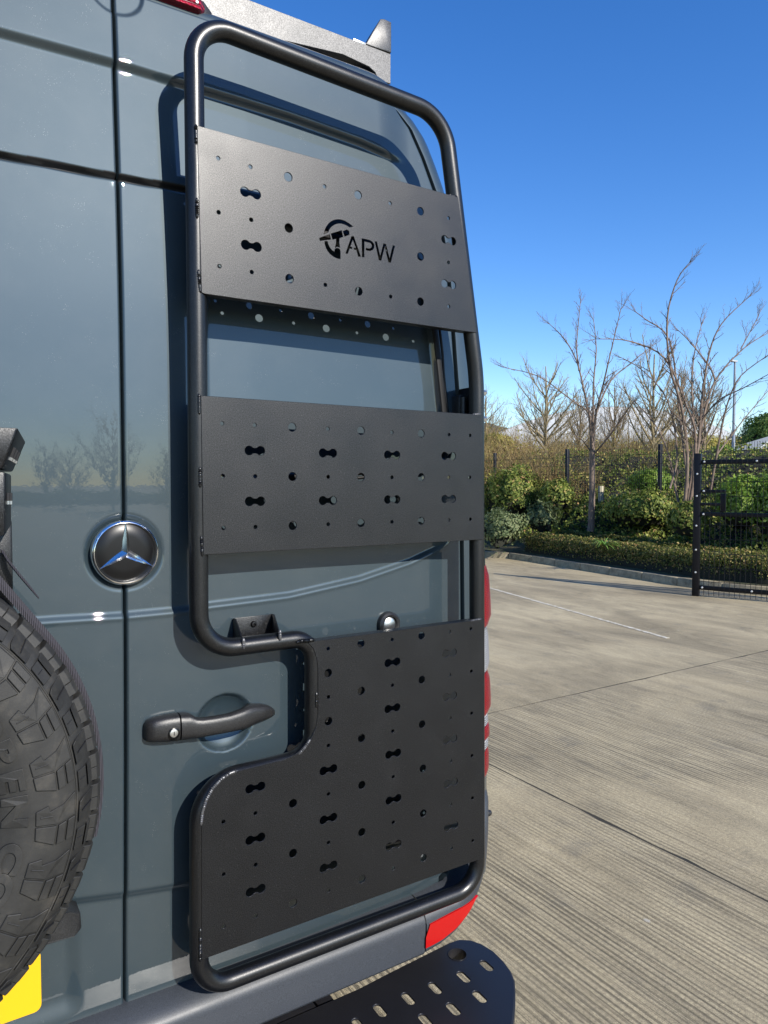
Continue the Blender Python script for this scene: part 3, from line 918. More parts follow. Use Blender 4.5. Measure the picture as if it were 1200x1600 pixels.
mb = MB(); mb.lathe([(0.0, 0.0010), (0.0022, 0.0010), (0.0024, 0.0050), (0.0050, 0.0046), (0.0062, 0.002), (0.0062, -0.001)], bcx, (0, -1, 0), 18); mb.build('bolt', M['badge'], br)
# domed nuts on the outer side of the right upright
for py in (614, 655):
    a = U(756, py, YT); mb = MB()
    mb.lathe([(0.0, 0.009), (0.004, 0.007), (0.0065, 0.003), (0.0065, -0.006)], a, (1, -0.15, 0.1), 6); mb.build('side_nut', M['steel'], ladder, smooth=False)
a0 = U(745, 614, YT + 0.01)
mb = MB(); mb.box((a0.x - 0.004, YT + 0.012, a0.z - 0.05), (a0.x + 0.010, 0.13, a0.z + 0.015)); mb.build('side_bracket', M['ladder'], ladder, bevel=0.002)

# ================================================================== ROOF RACK
rack = thing('roof_rack', (XC, 2.4, 2.565), 'dark metal roof rack with an upright fin above the van roof', 'roof rack')
YR = 0.22
def R2(px, py): p = U(px, py, YR); return (p.x, p.z)
ro = R2(610.5, 84)[0]; rl = 2 * XC - ro
zt_r, zb_r = 2.617, 2.548
outer = [(rl, zb_r), (rl + 0.035, zb_r), (rl + 0.045, zb_r + 0.012), (rl + 0.06, zb_r + 0.020), (rl + 0.13, zb_r + 0.028), (2*XC - 0.69, zb_r + 0.012), (2*XC - 0.66, zb_r), (0.66, zb_r), (0.69, zb_r + 0.012), (ro - 0.13, zb_r + 0.028), (ro - 0.06, zb_r + 0.022), (ro - 0.043, zb_r + 0.014), (ro - 0.035, zb_r), (ro, zb_r), (ro, zt_r), (rl, zt_r)]
link_mesh('rear_panel', plate_mesh('rear_panel', outer, [], YR, 0.004, M['rack'], 0.0008), rack)
for x in (rl, ro - 0.004):
    mb = MB(); mb.box((x, YR + 0.0045, zb_r + 0.002), (x + 0.004, 4.2, zt_r - 0.001)); mb.build('side_rail', M['rack'], rack, bevel=0.0008)
mb = MB(); mb.box((rl + 0.006, YR + 0.006, zt_r - 0.012), (ro - 0.006, YR + 0.16, zt_r - 0.006)); mb.build('deck_slat', M['rack'], rack, bevel=0.001)
base = MB(); base.box((rl + 0.006, 0.60, zt_r - 0.030), (ro - 0.006, 0.68, zt_r - 0.004)); s0 = base.build('deck_slat', M['rack'], rack, bevel=0.002)
for k in range(1, 9):
    copy_part(s0, rack, WL[s0.name] + Vector((0, 0.42 * k, 0)))
for k in range(4):
    for x in (rl + 0.02, ro - 0.05):
        mb = MB(); mb.box((x, 0.7 + 0.95 * k, 2.545), (x + 0.03, 0.80 + 0.95 * k, zt_r - 0.03)); mb.build('foot', M['rack'], rack, bevel=0.003)
# upright fin at the right end
fz = [R2(571,69.5), R2(594,29.5), R2(600,30), R2(611,35), R2(611,83)]
mb = MB(); mb.prism([(x, YR - 0.002, z) for x, z in fz], (0.012, 0.07, 0)); mb.build('fin', M['rack'], rack, bevel=0.0025)
mb = MB(); x, z = R2(560, 68); mb.box((x - 0.012, YR + 0.002, zt_r + 0.0005), (x + 0.025, YR + 0.05, zt_r + 0.006)); mb.build('fin_clip', M['steel'], rack, bevel=0.001)

# ================================================================== REAR STEP BELOW THE BUMPER
ZS = 0.45
def S2(px, py): p = G(px, py, ZS); return (p.x, p.y)
step = thing('rear_step', G(700, 1560, ZS) - Vector((0, 0, 0.1)), 'black metal rear step with slots and a round hole under the bumper', 'step')
so = [S2(*q) for q in [(560,1545),(612,1518),(668,1490),(700,1474),(718,1468),(735,1469),(752,1475),(770,1486),(786,1502),(797,1517),(803,1532),(804,1550),(803,1572),(800,1600),(792,1640),(780,1700)]]
xr_, yr_ = so[-1]
so += [(xr_ - 0.03, yr_ - 0.03), (xr_ - 0.08, yr_ - 0.045), (-0.10, yr_ - 0.045), (-0.10, so[0][1] + 0.004), (0.3, so[0][1] + 0.002)]
def slot(c, L=0.034, w=0.0145, ang=0.0):
    pts = []
    for s in (1, -1):
        for k in range(9):
            a = -math.pi / 2 + math.pi * k / 8 + (0 if s > 0 else math.pi)
            pts.append((s * (L - w) / 2 + w / 2 * math.cos(a), w / 2 * math.sin(a)))
    ca, sa = math.cos(ang), math.sin(ang)
    return [(c[0] + x * ca - y * sa, c[1] + x * sa + y * ca) for x, y in pts]
_sa = S2(632, 1553); _sb = S2(648, 1571); s_ang = math.atan2(_sb[1] - _sa[1], _sb[0] - _sa[0])
sl = [(593.5,1578.5),(637.5,1560),(679.5,1543.5),(724,1526),(760,1508.5),(664.5,1594),(708,1576),(749,1557),(560,1601)]
holes = [slot(S2(*q), 0.041, 0.0175, s_ang) for q in sl] + [circle(*S2(714.5, 1491.5), 0.0225, 32)]
def flat_plate(name, outer, holes, z_top, thick, m):
    me = plate_mesh(name, outer, holes, 0.0, thick, m, 0.001)
    n = len(me.vertices); co = np.empty(n * 3, np.float32); me.vertices.foreach_get('co', co); co = co.reshape(-1, 3)
    # (X, depth, Z) -> lay flat: front face becomes the top
    out = np.stack([co[:, 0], co[:, 2], z_top - co[:, 1]], 1)
    me.vertices.foreach_set('co', out.ravel()); me.update(); return me
link_mesh('tread_plate', flat_plate('tread_plate', so, holes, ZS, 0.005, M['step']), step)
# turned-down rim along the outer edge
mb = MB(); n0, n1 = 3, 18
ring = so[n0:n1]
mb.grid([[(x, y, ZS - 0.002), (x, y, ZS - 0.035)] for x, y in ring]); me = mb.mesh('rim', M['step'], fix=False)
ob = link_mesh('turned_rim', me, step)
md = ob.modifiers.new('thick', 'SOLIDIFY'); md.thickness = 0.004; md.offset = 0
mb = MB(); c = G(714.5, 1491.5, ZS); mb.lathe([(0.0235, 0.0012), (0.0235, -0.03), (0.0222, -0.03), (0.0222, 0.0012), (0.0235, 0.0012)], c, (0, 0, 1), 36); mb.build('hole_collar', M['step'], step)
for px in (475, 525):
    p = G(px, 1580, ZS)
    mb = MB(); mb.box((p.x - 0.02, p.y + 0.01, ZS - 0.06), (p.x + 0.02, p.y + 0.5, ZS - 0.008)); mb.build('support_arm', M['step'], step, bevel=0.004)
mb = MB(); q = G(500, 1590, 0.46); mb.box((q.x - 0.25, q.y + 0.05, 0.40), (q.x + 0.02, q.y + 0.10, 0.445)); mb.build('cross_tube', M['step'], step, bevel=0.006)

# ================================================================== SPARE WHEEL ON THE LEFT DOOR
TC = Vector((-0.150, 0.0, CAM_H - 0.446)); TR = 0.372
spare = thing('spare_wheel', (TC.x, -0.06, TC.z - TR), 'spare wheel with chunky tread and raised lettering on the left door', 'wheel')
tyre = thing('tyre', (TC.x, -0.06, TC.z), parent=spare)
prof = [(0.205, 0.02), (0.235, 0.045), (0.30, 0.058), (0.345, 0.045), (0.360, 0.02), (0.362, -0.02), (0.362, -0.10), (0.358, -0.122), (0.350, -0.138), (0.338, -0.151), (0.325, -0.1585), (0.308, -0.164), (0.29, -0.167), (0.272, -0.1675), (0.255, -0.165), (0.238, -0.159), (0.222, -0.149), (0.21, -0.138), (0.203, -0.12), (0.203, 0.02), (0.205, 0.02)]
mb = MB(); mb.lathe([(r, -y) for r, y in prof], (TC.x, 0, TC.z), (0, -1, 0), 160, start=(1, 0, 0)); 
mb.build('carcass', M['tyre'], tyre, angle=60)
def tyre_y(r):
    pr = sorted([(a, b) for a, b in prof[6:19]])
    return float(np.interp(r, [p[0] for p in pr], [p[1] for p in pr]))
def TP(r, ang, off=0.0):                       # point on the visible sidewall, ang clockwise from 3 o'clock
    return Vector((TC.x + r * math.cos(ang), tyre_y(r) - off, TC.z - r * math.sin(ang)))
def shell_block(name, outline_ra, h, parent, mt, taper=0.85, centre=None):
    """low block standing on the sidewall, outline in (radius, angle)"""
    n = len(outline_ra)
    cr = sum(p[0] for p in outline_ra) / n; ca = sum(p[1] for p in outline_ra) / n
    lo = [TP(r, a, -0.003) for r, a in outline_ra]
    hi = [TP(cr + (r - cr) * taper, ca + (a - ca) * taper, h) for r, a in outline_ra]
    mb = MB(); mb.add(lo + hi, [tuple(range(2 * n - 1, n - 1, -1))] + [(i, (i + 1) % n, (i + 1) % n + n, i + n) for i in range(n)])
    return mb.mesh(name, mt, smooth=False, bevel=0.0007, seg=1)
NB = 50; DA = 2 * math.pi / NB
def place_ring(name, me, k, step=DA):
    o = bpy.data.objects.new(name, me); COL.objects.link(o); o.parent = tyre
    o.location = Vector((0, 0, 0)); o.rotation_euler = (0, step * k, 0)
    return o
def local(me):                                  # mesh relative to the tyre centre
    n = len(me.vertices); co = np.empty(n * 3, np.float32); me.vertices.foreach_get('co', co); co = co.reshape(-1, 3)
    co -= np.array(WL[tyre.name], np.float32); me.vertices.foreach_set('co', co.ravel()); me.update(); return me
# shoulder lugs: a whole one and a split one, alternating, each with its tread-side half behind
d = DA
def tread_lug(a0, a1, rt):
    mb = MB()
    def q(r, a, y): return (TC.x + r * math.cos(a), y, TC.z - r * math.sin(a))
    sec = [(0.345, -0.132), (rt - 0.007, -0.126), (rt - 0.001, -0.116), (rt, -0.055), (rt - 0.010, -0.050)]
    A = [q(r, a0, y) for r, y in sec]; B = [q(r, a1, y) for r, y in sec]
    n = len(sec)
    mb.add(A + B, [tuple(range(n)), tuple(range(2*n - 1, n - 1, -1))] + [(i, i + 1, i + 1 + n, i + n) for i in range(n - 1)])
    return mb.mesh('lug', M['tyre'], smooth=False, bevel=0.0007, seg=1)
m_whole = local(shell_block('lug', [(0.3335, 0.22*d), (0.339, 0.10*d), (0.3595, 0.02*d), (0.3605, 0.88*d), (0.3335, 0.94*d)], 0.0075, None, M['tyre'], 0.94))
m_half1 = local(shell_block('lug', [(0.3335, 0.16*d), (0.3470, 0.12*d), (0.3470, 0.86*d), (0.3335, 0.92*d)], 0.0050, None, M['tyre'], 0.92))
m_half2 = local(shell_block('lug', [(0.3480, 0.10*d), (0.3600, 0.06*d), (0.3605, 0.84*d), (0.3480, 0.86*d)], 0.0085, None, M['tyre'], 0.92))
m_sipe = local(shell_block('sipe', [(0.3385, 0.535*d), (0.3545, 0.43*d), (0.3545, 0.46*d), (0.3385, 0.575*d)], 0.0078, None, M['black'], 1.0))
m_sipe2 = local(shell_block('sipe', [(0.3365, 0.46*d), (0.3445, 0.44*d), (0.3445, 0.47*d), (0.3365, 0.50*d)], 0.0053, None, M['black'], 1.0))
m_tr1 = local(tread_lug(0.03*d, 0.455*d, TR)); m_tr2 = local(tread_lug(0.475*d, 0.88*d, TR - 0.0006))
for k in range(NB):
    if k % 2 == 0: place_ring('shoulder_lug', m_whole, k); place_ring('sipe', m_sipe, k)
    else: place_ring('sipe', m_sipe2, k); place_ring('shoulder_lug', m_half1, k); place_ring('shoulder_lug', m_half2, k)
    place_ring('tread_block', m_tr1, k); place_ring('tread_block', m_tr2, k)
# stepped side biters, one to every two lugs
D2 = 2 * math.pi / 25
s1 = local(shell_block('biter', [(0.275, 0.10*D2), (0.292, 0.02*D2), (0.294, 0.14*D2), (0.312, 0.06*D2), (0.3285, -0.10*D2), (0.3285, 0.30*D2), (0.304, 0.40*D2), (0.2755, 0.38*D2)], 0.0034, None, M['tyre'], 0.97))
s2 = local(shell_block('biter', [(0.2755, 0.405*D2), (0.304, 0.425*D2), (0.304, 0.78*D2), (0.277, 0.66*D2)], 0.0042, None, M['tyre'], 0.96))
s3 = local(shell_block('biter', [(0.306, 0.415*D2), (0.3165, 0.365*D2), (0.3165, 0.74*D2), (0.306, 0.78*D2)], 0.0042, None, M['tyre'], 0.95))
s4 = local(shell_block('biter', [(0.3185, 0.355*D2), (0.3285, 0.315*D2), (0.3285, 0.69*D2), (0.3185, 0.73*D2)], 0.0042, None, M['tyre'], 0.95))
s5 = local(shell_block('biter', [(0.280, 0.21*D2), (0.299, 0.22*D2), (0.299, 0.245*D2), (0.280, 0.235*D2)], 0.0046, None, M['tyre'], 0.9))
for k in range(25):
    for me in (s1, s2, s3, s4, s5): place_ring('side_biter', me, k, D2)
# flex line between biters and lugs
mb = MB(); mb.sweep([TP(0.3308, 2*math.pi*i/160, 0.0005) for i in range(160)], 0.0014, 6, True); mb.build('flex_rib', M['tyre'], tyre)
mb = MB(); mb.sweep([TP(0.231, 2*math.pi*i/160, 0.0005) for i in range(160)], 0.0018, 6, True); mb.build('flex_rib', M['tyre'], tyre)
# raised outlined lettering on the sidewall
def glyph(ch, off, ext):
    cu = bpy.data.curves.new('t', 'FONT'); cu.body = ch; cu.size = 0.0405; cu.extrude = ext; cu.bevel_depth = 0.0004; cu.offset = off
    cu.align_x = 'CENTER'
    ob = bpy.data.objects.new('t', cu); COL.objects.link(ob)
    dg = bpy.context.evaluated_depsgraph_get(); me = bpy.data.meshes.new_from_object(ob.evaluated_get(dg))
    bpy.data.objects.remove(ob); bpy.data.curves.remove(cu); return me
word = 'OPEN COUNTRY'
ang_ = -30.0 + 0.4
for i, ch in enumerate(word):
    if ch == ' ': ang_ += 4.4; continue
    ang = math.radians(ang_); ang_ += 10.0
    for off, ext in ((0.0019, 0.0028),):
        me = glyph(ch, off, ext); me.materials.clear(); me.materials.append(M['tyre'])
        n = len(me.vertices); co = np.empty(n * 3, np.float32); me.vertices.foreach_get('co', co); co = co.reshape(-1, 3)
        out = np.empty_like(co)
        for q_ in range(n):
            x, y, z = co[q_]; out[q_] = TP(0.2365 + y, ang + x * 1.42 / 0.252, z + 0.0004)
        me.vertices.foreach_set('co', out.ravel()); me.update()
        o = link_mesh('raised_letter', local(me), None, (0, 0, 0)); o.parent = tyre; o.location = (0, 0, 0)
# rim
mb = MB(); mb.lathe([(0.205, 0.135), (0.212, 0.142), (0.204, 0.144), (0.196, 0.13), (0.190, 0.09), (0.175, 0.06), (0.12, 0.055), (0.09, 0.07), (0.06, 0.085), (0.04, 0.09), (0.0, 0.09)], (TC.x, 0, TC.z), (0, -1, 0), 48); mb.build('rim', M['plastic'], spare)
# ratchet strap round the tyre
strap = thing('strap', (TC.x, -0.03, TC.z), 'dark woven strap wrapped round the spare tyre', 'strap')
mb = MB()
ro_ = TR + 0.0035
pts = [TC + Vector((ro_ * math.cos(a), -0.10, ro_ * math.sin(a))) for a in np.linspace(-0.25, 0.62, 40)]
a = 0.62; e_ = pts[-1]; tdir = Vector((-math.sin(a), 0, math.cos(a)))
pts += [e_ + tdir * k * 0.03 + Vector((0, 0.006 * k, 0)) for k in range(1, 9)]
mb.sweep(pts, [0.0030 + 0.0032 * min(1, max(0, (i - 18) / 24)) for i in range(len(pts))], 4, False, up=(0, 1, 0), sq=(0.2, 1), cap=True); mb.build('strap_band', M['strap'], strap, angle=20)
tail = [U(4, 862, -0.06), U(14, 878, -0.075), U(30, 898, -0.085), U(46, 917, -0.085), U(60, 934, -0.08)]
mb = MB(); mb.sweep(tail, [0.011, 0.011, 0.011, 0.010, 0.006], 4, False, up=(0, 1, 0.2), sq=(0.7, 0.18)); mb.build('loose_end', M['strap'], strap, angle=20)

# ================================================================== WHEEL CARRIER ABOVE IT
car = thing('wheel_carrier', U(-40, 890, -0.05), 'black steel wheel carrier with slotted ends above the spare wheel', 'bracket')
yc = -0.12
hood = [U(-160,664,yc), U(28,668,yc), U(18,735.5,yc), U(4,733,yc), U(-160,728,yc)]
a_ = U(28.5,668,yc); b_ = U(41,690,yc+0.07); c_ = U(20,737.5,yc+0.07); d_ = U(3.5,732.5,yc)
mb = MB(); mb.add([a_, b_, c_, d_], [(0, 1, 2, 3)])
L = Vector((-0.30, 0, 0.0))
mb.add([a_, d_, d_ + L, a_ + L], [(0, 1, 2, 3)]); mb.add([a_, b_, b_ + L, a_ + L], [(0, 1, 2, 3)]); mb.add([d_, c_, c_ + L, d_ + L], [(0, 1, 2, 3)]); mb.add([b_, c_, c_ + L, b_ + L], [(0, 1, 2, 3)])
mb.build('hood_box', M['ladder'], car, bevel=0.003)
# end-face and upright slots: black rods, steel tips imitating light through them
nrm = (b_ - a_).cross(d_ - a_).normalized()
if nrm.x < 0: nrm = -nrm
for k in range(3):
    s = a_.lerp(b_, 0.28 + 0.23 * k).lerp(d_.lerp(c_, 0.28 + 0.23 * k), 0.42); e2 = a_.lerp(b_, 0.28 + 0.23 * k).lerp(d_.lerp(c_, 0.28 + 0.23 * k), 0.75)
    mb = MB(); mb.sweep([s + nrm * 0.0002, e2 + nrm * 0.0002], 0.0035, 8, sq=(1, 1)); mb.build('slot', M['black'], car)
    mb = MB(); mb.sweep([e2.lerp(s, 0.22) + nrm * 0.001, e2 + nrm * 0.001], 0.0036, 8); mb.build('slot_light_tip', M['steel'], car)
up_ = [U(0,738,yc+0.01), U(8,737,yc+0.01), U(18,741,yc+0.05), U(18,822,yc+0.05), U(7,838,yc+0.01), U(0,838,yc+0.01)]
mb = MB(); mb.add([up_[1], up_[2], up_[3], up_[4]], [(0, 1, 2, 3)]); L = Vector((-0.05, 0, 0))
mb.add([up_[1], up_[4], up_[4] + L, up_[1] + L], [(0, 1, 2, 3)]); mb.add([up_[1], up_[2], up_[2] + L, up_[1] + L], [(0, 1, 2, 3)]); mb.add([up_[3], up_[4], up_[4] + L, up_[3] + L], [(0, 1, 2, 3)]); mb.add([up_[2], up_[3], up_[3] + L, up_[2] + L], [(0, 1, 2, 3)])
mb.build('upright', M['ladder'], car, bevel=0.003)
for x in (11.5, 16):
    s, e2 = U(x, 770, yc + 0.024), U(x, 788, yc + 0.024)
    mb = MB(); mb.sweep([s, e2], 0.0028, 8); mb.build('slot', M['black'], car)
    mb = MB(); mb.sweep([s.lerp(e2, 0.7), e2], 0.003, 8); mb.build('slot_light_tip', M['steel'], car)  # steel tip imitates light in the upright's slot
a = U(-30, 900, -0.02); b = U(15, 820, -0.02)
mb = MB(); mb.box((a.x, -0.055, a.z - 0.05), (b.x, 0.02, b.z + 0.01)); mb.build('post', M['ladder'], car, bevel=0.004)
mb = MB(); mb.box((-0.30, -0.02, 1.30), (0.0, 0.079, 1.42)); mb.build('mount_block', M['ladder'], car, bevel=0.006)
mb = MB(); mb.sweep([Vector((TC.x, 0.08, TC.z)), Vector((TC.x, -0.10, TC.z))], 0.07, 24); mb.build('hub', M['ladder'], car)
# ================================================================== GROUND
def concrete():
    m = mat('brushed_concrete', (0.33, 0.30, 0.24), 0.85); t = NT(m)
    v = t.geo(); vg = t.geo((1, 0.006, 1)); vg2 = t.geo((1, 0.03, 1))
    g1 = t.noise(vg, 95, 3, 0.8, 0.0)                 # brush lines along the van's length
    g2 = t.noise(vg2, 14, 3, 0.6, 0.3)
    patch = t.noise(v, 0.45, 4, 0.6, 0.6)
    fine = t.noise(v, 240, 3, 0.7)
    spots = t.noise(v, 3.5, 5, 0.65)
    c = t.ramp(patch, [(0.30, (0.275, 0.224, 0.132)), (0.5, (0.375, 0.309, 0.187)), (0.72, (0.465, 0.389, 0.239))])
    mask0 = t.ramp(t.noise(v, 0.5, 3, 0.5, 0.9), [(0.42, (1, 1, 1)), (0.58, (0.10,) * 3)])
    sx = t.n('SeparateXYZ'); t.l(v, sx.inputs[0])
    near = t.ramp(t.math('MULTIPLY', sx.outputs['Y'], 0.1), [(0.24, (1, 1, 1)), (0.27, (0.42,) * 3)])
    mask = t.math('MULTIPLY', mask0, near)
    wv = t.n('TexWave'); wv.bands_direction = 'X'; wv.inputs['Scale'].default_value = 13.0; wv.inputs['Distortion'].default_value = 1.6; wv.inputs['Detail'].default_value = 2; wv.inputs['Detail Scale'].default_value = 0.6; t.l(t.geo((1, 0.02, 1)), wv.inputs['Vector'])
    g1 = t.math('ADD', t.math('MULTIPLY', g1, 0.80), t.math('MULTIPLY', wv.outputs['Fac'], 0.17))
    line = t.ramp(g1, [(0.40, (0.075, 0.062, 0.040)), (0.50, (0.50, 0.417, 0.258))])
    c = t.mix(c, line, t.math('MULTIPLY', mask, 0.60))
    c = t.mix(c, (0.48, 0.41, 0.28), t.math('MULTIPLY', t.ramp(g2, [(0.52, (0, 0, 0)), (0.7, (1, 1, 1))]), 0.18))
    c = t.mix(c, (0.15, 0.135, 0.105), t.math('MULTIPLY', t.ramp(g2, [(0.28, (1, 1, 1)), (0.42, (0, 0, 0))]), 0.18))
    mid = t.noise(v, 70, 3, 0.8)
    c = t.mix(c, t.ramp(fine, [(0.3, (0.45,) * 3), (0.7, (1.45,) * 3)]), 0.7, 'MULTIPLY')
    c = t.mix(c, t.ramp(mid, [(0.35, (0.55,) * 3), (0.65, (1.3,) * 3)]), 0.6, 'MULTIPLY')
    c = t.mix(c, (0.13, 0.12, 0.095), t.math('MULTIPLY', t.ramp(spots, [(0.57, (0, 0, 0)), (0.72, (1, 1, 1))]), 0.40))
    vo = t.n('TexVoronoi'); vo.inputs['Scale'].default_value = 2.6; t.l(v, vo.inputs['Vector'])
    sp = t.math('LESS_THAN', t.math('ADD', vo.outputs['Distance'], t.math('MULTIPLY', mid, 0.08)), 0.078)
    c = t.mix(c, (0.55, 0.53, 0.47), t.math('MULTIPLY', sp, 0.45))
    mott = t.noise(t.geo((1, 0.35, 1)), 2.4, 6, 0.75, 0.5)
    c = t.mix(c, t.ramp(mott, [(0.35, (0.55,) * 3), (0.62, (1.12,) * 3)]), 0.8, 'MULTIPLY')
    t.to(c, 'Base Color')
    gm = t.math('MULTIPLY', g1, mask)
    b1 = t.bump(gm, 1.0, 0.012); b2 = t.bump(fine, 0.6, 0.004, b1)
    t.to(b2, 'Normal')
    return m
M['concrete'] = concrete()
M['kerb'] = mat('kerb_concrete', (0.34, 0.31, 0.24), 0.9); _t = NT(M['kerb']); _v = _t.geo()
_t.to(_t.ramp(_t.noise(_v, 9, 6, 0.7), [(0.3, (0.14, 0.118, 0.075)), (0.6, (0.32, 0.27, 0.175)), (0.8, (0.44, 0.375, 0.25))]), 'Base Color'); _t.to(_t.bump(_t.noise(_v, 90, 4, 0.7), 0.6, 0.01), 'Normal')
def soil():
    m = mat('bed_soil', (0.06, 0.05, 0.03), 0.95); t = NT(m); v = t.geo()
    t.to(t.ramp(t.noise(v, 2.2, 6, 0.7), [(0.3, (0.02, 0.018, 0.010)), (0.5, (0.05, 0.055, 0.020)), (0.62, (0.10, 0.075, 0.035)), (0.8, (0.05, 0.075, 0.02))]), 'Base Color')
    t.to(t.bump(t.noise(v, 14, 5, 0.7), 0.8, 0.08), 'Normal'); return m
M['soil'] = soil()

mb = MB(); mb.add([(-400,-500,-0.016),(1200,-500,-0.016),(1200,1500,-0.016),(-400,1500,-0.016)], [(0,1,2,3)])
ground = mb.build('ground', M['concrete'], None, (0, 0, -0.016), smooth=False); tag(ground, kind='structure')
yard = thing('concrete_yard', (0, 0, -0.01), kind='structure')
rng = random.Random(3)
for x0, x1, rowsy in ((-21, -5, ((-15.45, -6.45), (-6.45, 2.54), (2.54, 11.54), (11.54, 20.54))), (-5, 2.70, ((-15.45, -6.45), (-6.45, 2.54))), (2.70, 11.2, ((-15.45, -6.45), (-6.45, 2.54))), (-5, 11.2, ((2.54, 11.54), (11.54, 20.54)))):
    for y0, y1 in rowsy:
        g = 0.006
        def jag(p, q, nrm):
            n = 60; out = []
            for i in range(n):
                t = i / n; j = rng.uniform(-1, 1) * 0.004 + (rng.random() < 0.06) * 0.012
                out.append((p[0] + (q[0] - p[0]) * t - nrm[0] * j, p[1] + (q[1] - p[1]) * t - nrm[1] * j, 0.0))
            return out
        loop = jag((x0+g, y0+g), (x1-g, y0+g), (0, -1)) + jag((x1-g, y0+g), (x1-g, y1-g), (1, 0)) + jag((x1-g, y1-g), (x0+g, y1-g), (0, 1)) + jag((x0+g, y1-g), (x0+g, y0+g), (-1, 0))
        mb = MB(); mb.prism(loop, (0, 0, -0.014)); mb.build('concrete_slab', M['concrete'], yard, smooth=False)
for yj in (-6.45, 2.54, 11.54):
    mb = MB(); mb.box((-21, yj - 0.012, -0.0155), (11.2, yj + 0.012, -0.0006)); mb.build('joint_filler', mat('joint_dirt', (0.03, 0.026, 0.018), 0.95), yard, smooth=False)
mb = MB(); mb.box((2.688, -15.4, -0.0155), (2.712, 2.53, -0.0012)); mb.build('joint_filler', mat('joint_dirt', (0.03, 0.026, 0.018), 0.95), yard, smooth=False)
# faded white line
lm = mat('line_paint', (0.62, 0.60, 0.54), 0.8); _t = NT(lm); _v = _t.geo()
wear = _t.ramp(_t.noise(_v, 16, 5, 0.75), [(0.44, (0, 0, 0)), (0.60, (1, 1, 1))])
_t.to(_t.mix((0.37, 0.315, 0.215), (0.60, 0.56, 0.46), wear), 'Base Color')
a = Vector((7.58, 8.40, 0.004)); b = Vector((6.47, 3.40, 0.004)); n = Vector((b.y - a.y, a.x - b.x, 0)).normalized() * 0.035
mb = MB(); mb.prism([a - n, b - n * 0.7, b + n * 0.7, a + n], (0, 0, -0.003)); ln_o = mb.build('painted_line', lm, yard, smooth=False)

# kerb of single stones round the planting bed
KP = [Vector((x, y, 0)) for x, y in [(1.5,27.5),(6.0,18.6),(9.7,11.75),(10.30,10.62),(10.50,10.15),(10.44,9.6),(10.21,8.06),(10.02,6.49),(9.86,5.4),(10.02,4.4),(10.6,3.4),(11.8,2.4),(14.0,1.4),(18.0,0.6),(26,0)]]
kpts = fillet(KP, [0, 1, 1, 0.35, 0.35, 0.3, 2, 2, 1, 1, 1, 1.5, 2, 2, 0], False, 4)
def resample(P, step):
    out = [P[0]]; acc = 0
    for i in range(1, len(P)):
        seg = (P[i] - P[i - 1]); L = seg.length
        if L < 1e-6: continue
        d = step - acc
        while d <= L: out.append(P[i - 1] + seg * (d / L)); d += step
        acc = L - (d - step)
    return out
KS = resample(kpts, 0.75)
kerb = thing('kerb', (10, 6, 0), kind='structure')
rng = random.Random(8)
for i in range(len(KS) - 1):
    a, b = KS[i], KS[i + 1]; t = (b - a).normalized(); nrm = Vector((-t.y, t.x, 0))   # to the bed side
    a2 = a + t * 0.004; b2 = b - t * 0.004; h = 0.125 + rng.uniform(-0.004, 0.004)
    mb = MB()
    mb.add([a2, b2, b2 + nrm * 0.022 + Vector((0,0,h)), a2 + nrm * 0.022 + Vector((0,0,h)), a2 + nrm * 0.15 + Vector((0,0,h)), b2 + nrm * 0.15 + Vector((0,0,h)), a2 + nrm * 0.15, b2 + nrm * 0.15],
           [(0,1,2,3),(3,2,5,4),(4,5,7,6),(0,3,4,6),(1,7,5,2)])
    mb.build('kerb_stone', M['kerb'], kerb, bevel=0.012, seg=2)

# planting bed and the bank beyond it
def bank_z(t):
    return np.interp(t, [0, 0.3, 1.2, 2.6, 4.5, 7.0, 10, 20, 60, 400], [0.11, 0.14, 0.30, 0.52, 1.05, 2.0, 2.4, 2.7, 3.0, 3.2])
mb = MB()
ts = [0.14, 0.5, 1, 1.6, 2.2, 2.8, 3.6, 4.5, 5.5, 7, 9, 12, 16, 22, 30, 45, 70, 110, 180, 300]
ks = resample(kpts, 0.8); rows = []
for i, p in enumerate(ks):
    t = (ks[min(i + 1, len(ks) - 1)] - ks[max(i - 1, 0)]).normalized()
    # fan of outward directions, so that rows never cross
    f = i / (len(ks) - 1); ang = math.radians(64 - 88 * f)
    dirv = Vector((math.cos(ang), math.sin(ang), 0))
    rows.append([p + dirv * k + Vector((0, 0, float(bank_z(k)) + (0.05 * math.sin(i * 1.3 + k * 2.1) if k > 1 else 0))) for k in ts])
mb.grid(rows); bank = mb.build('planting_bank', M['soil'], None); tag(bank, kind='structure')
def bank_h(x, y):
    """height of the bank at a place"""
    p = Vector((x, y, 0)); d = min((p - q).length for q in ks); return float(bank_z(max(0.14, d)))

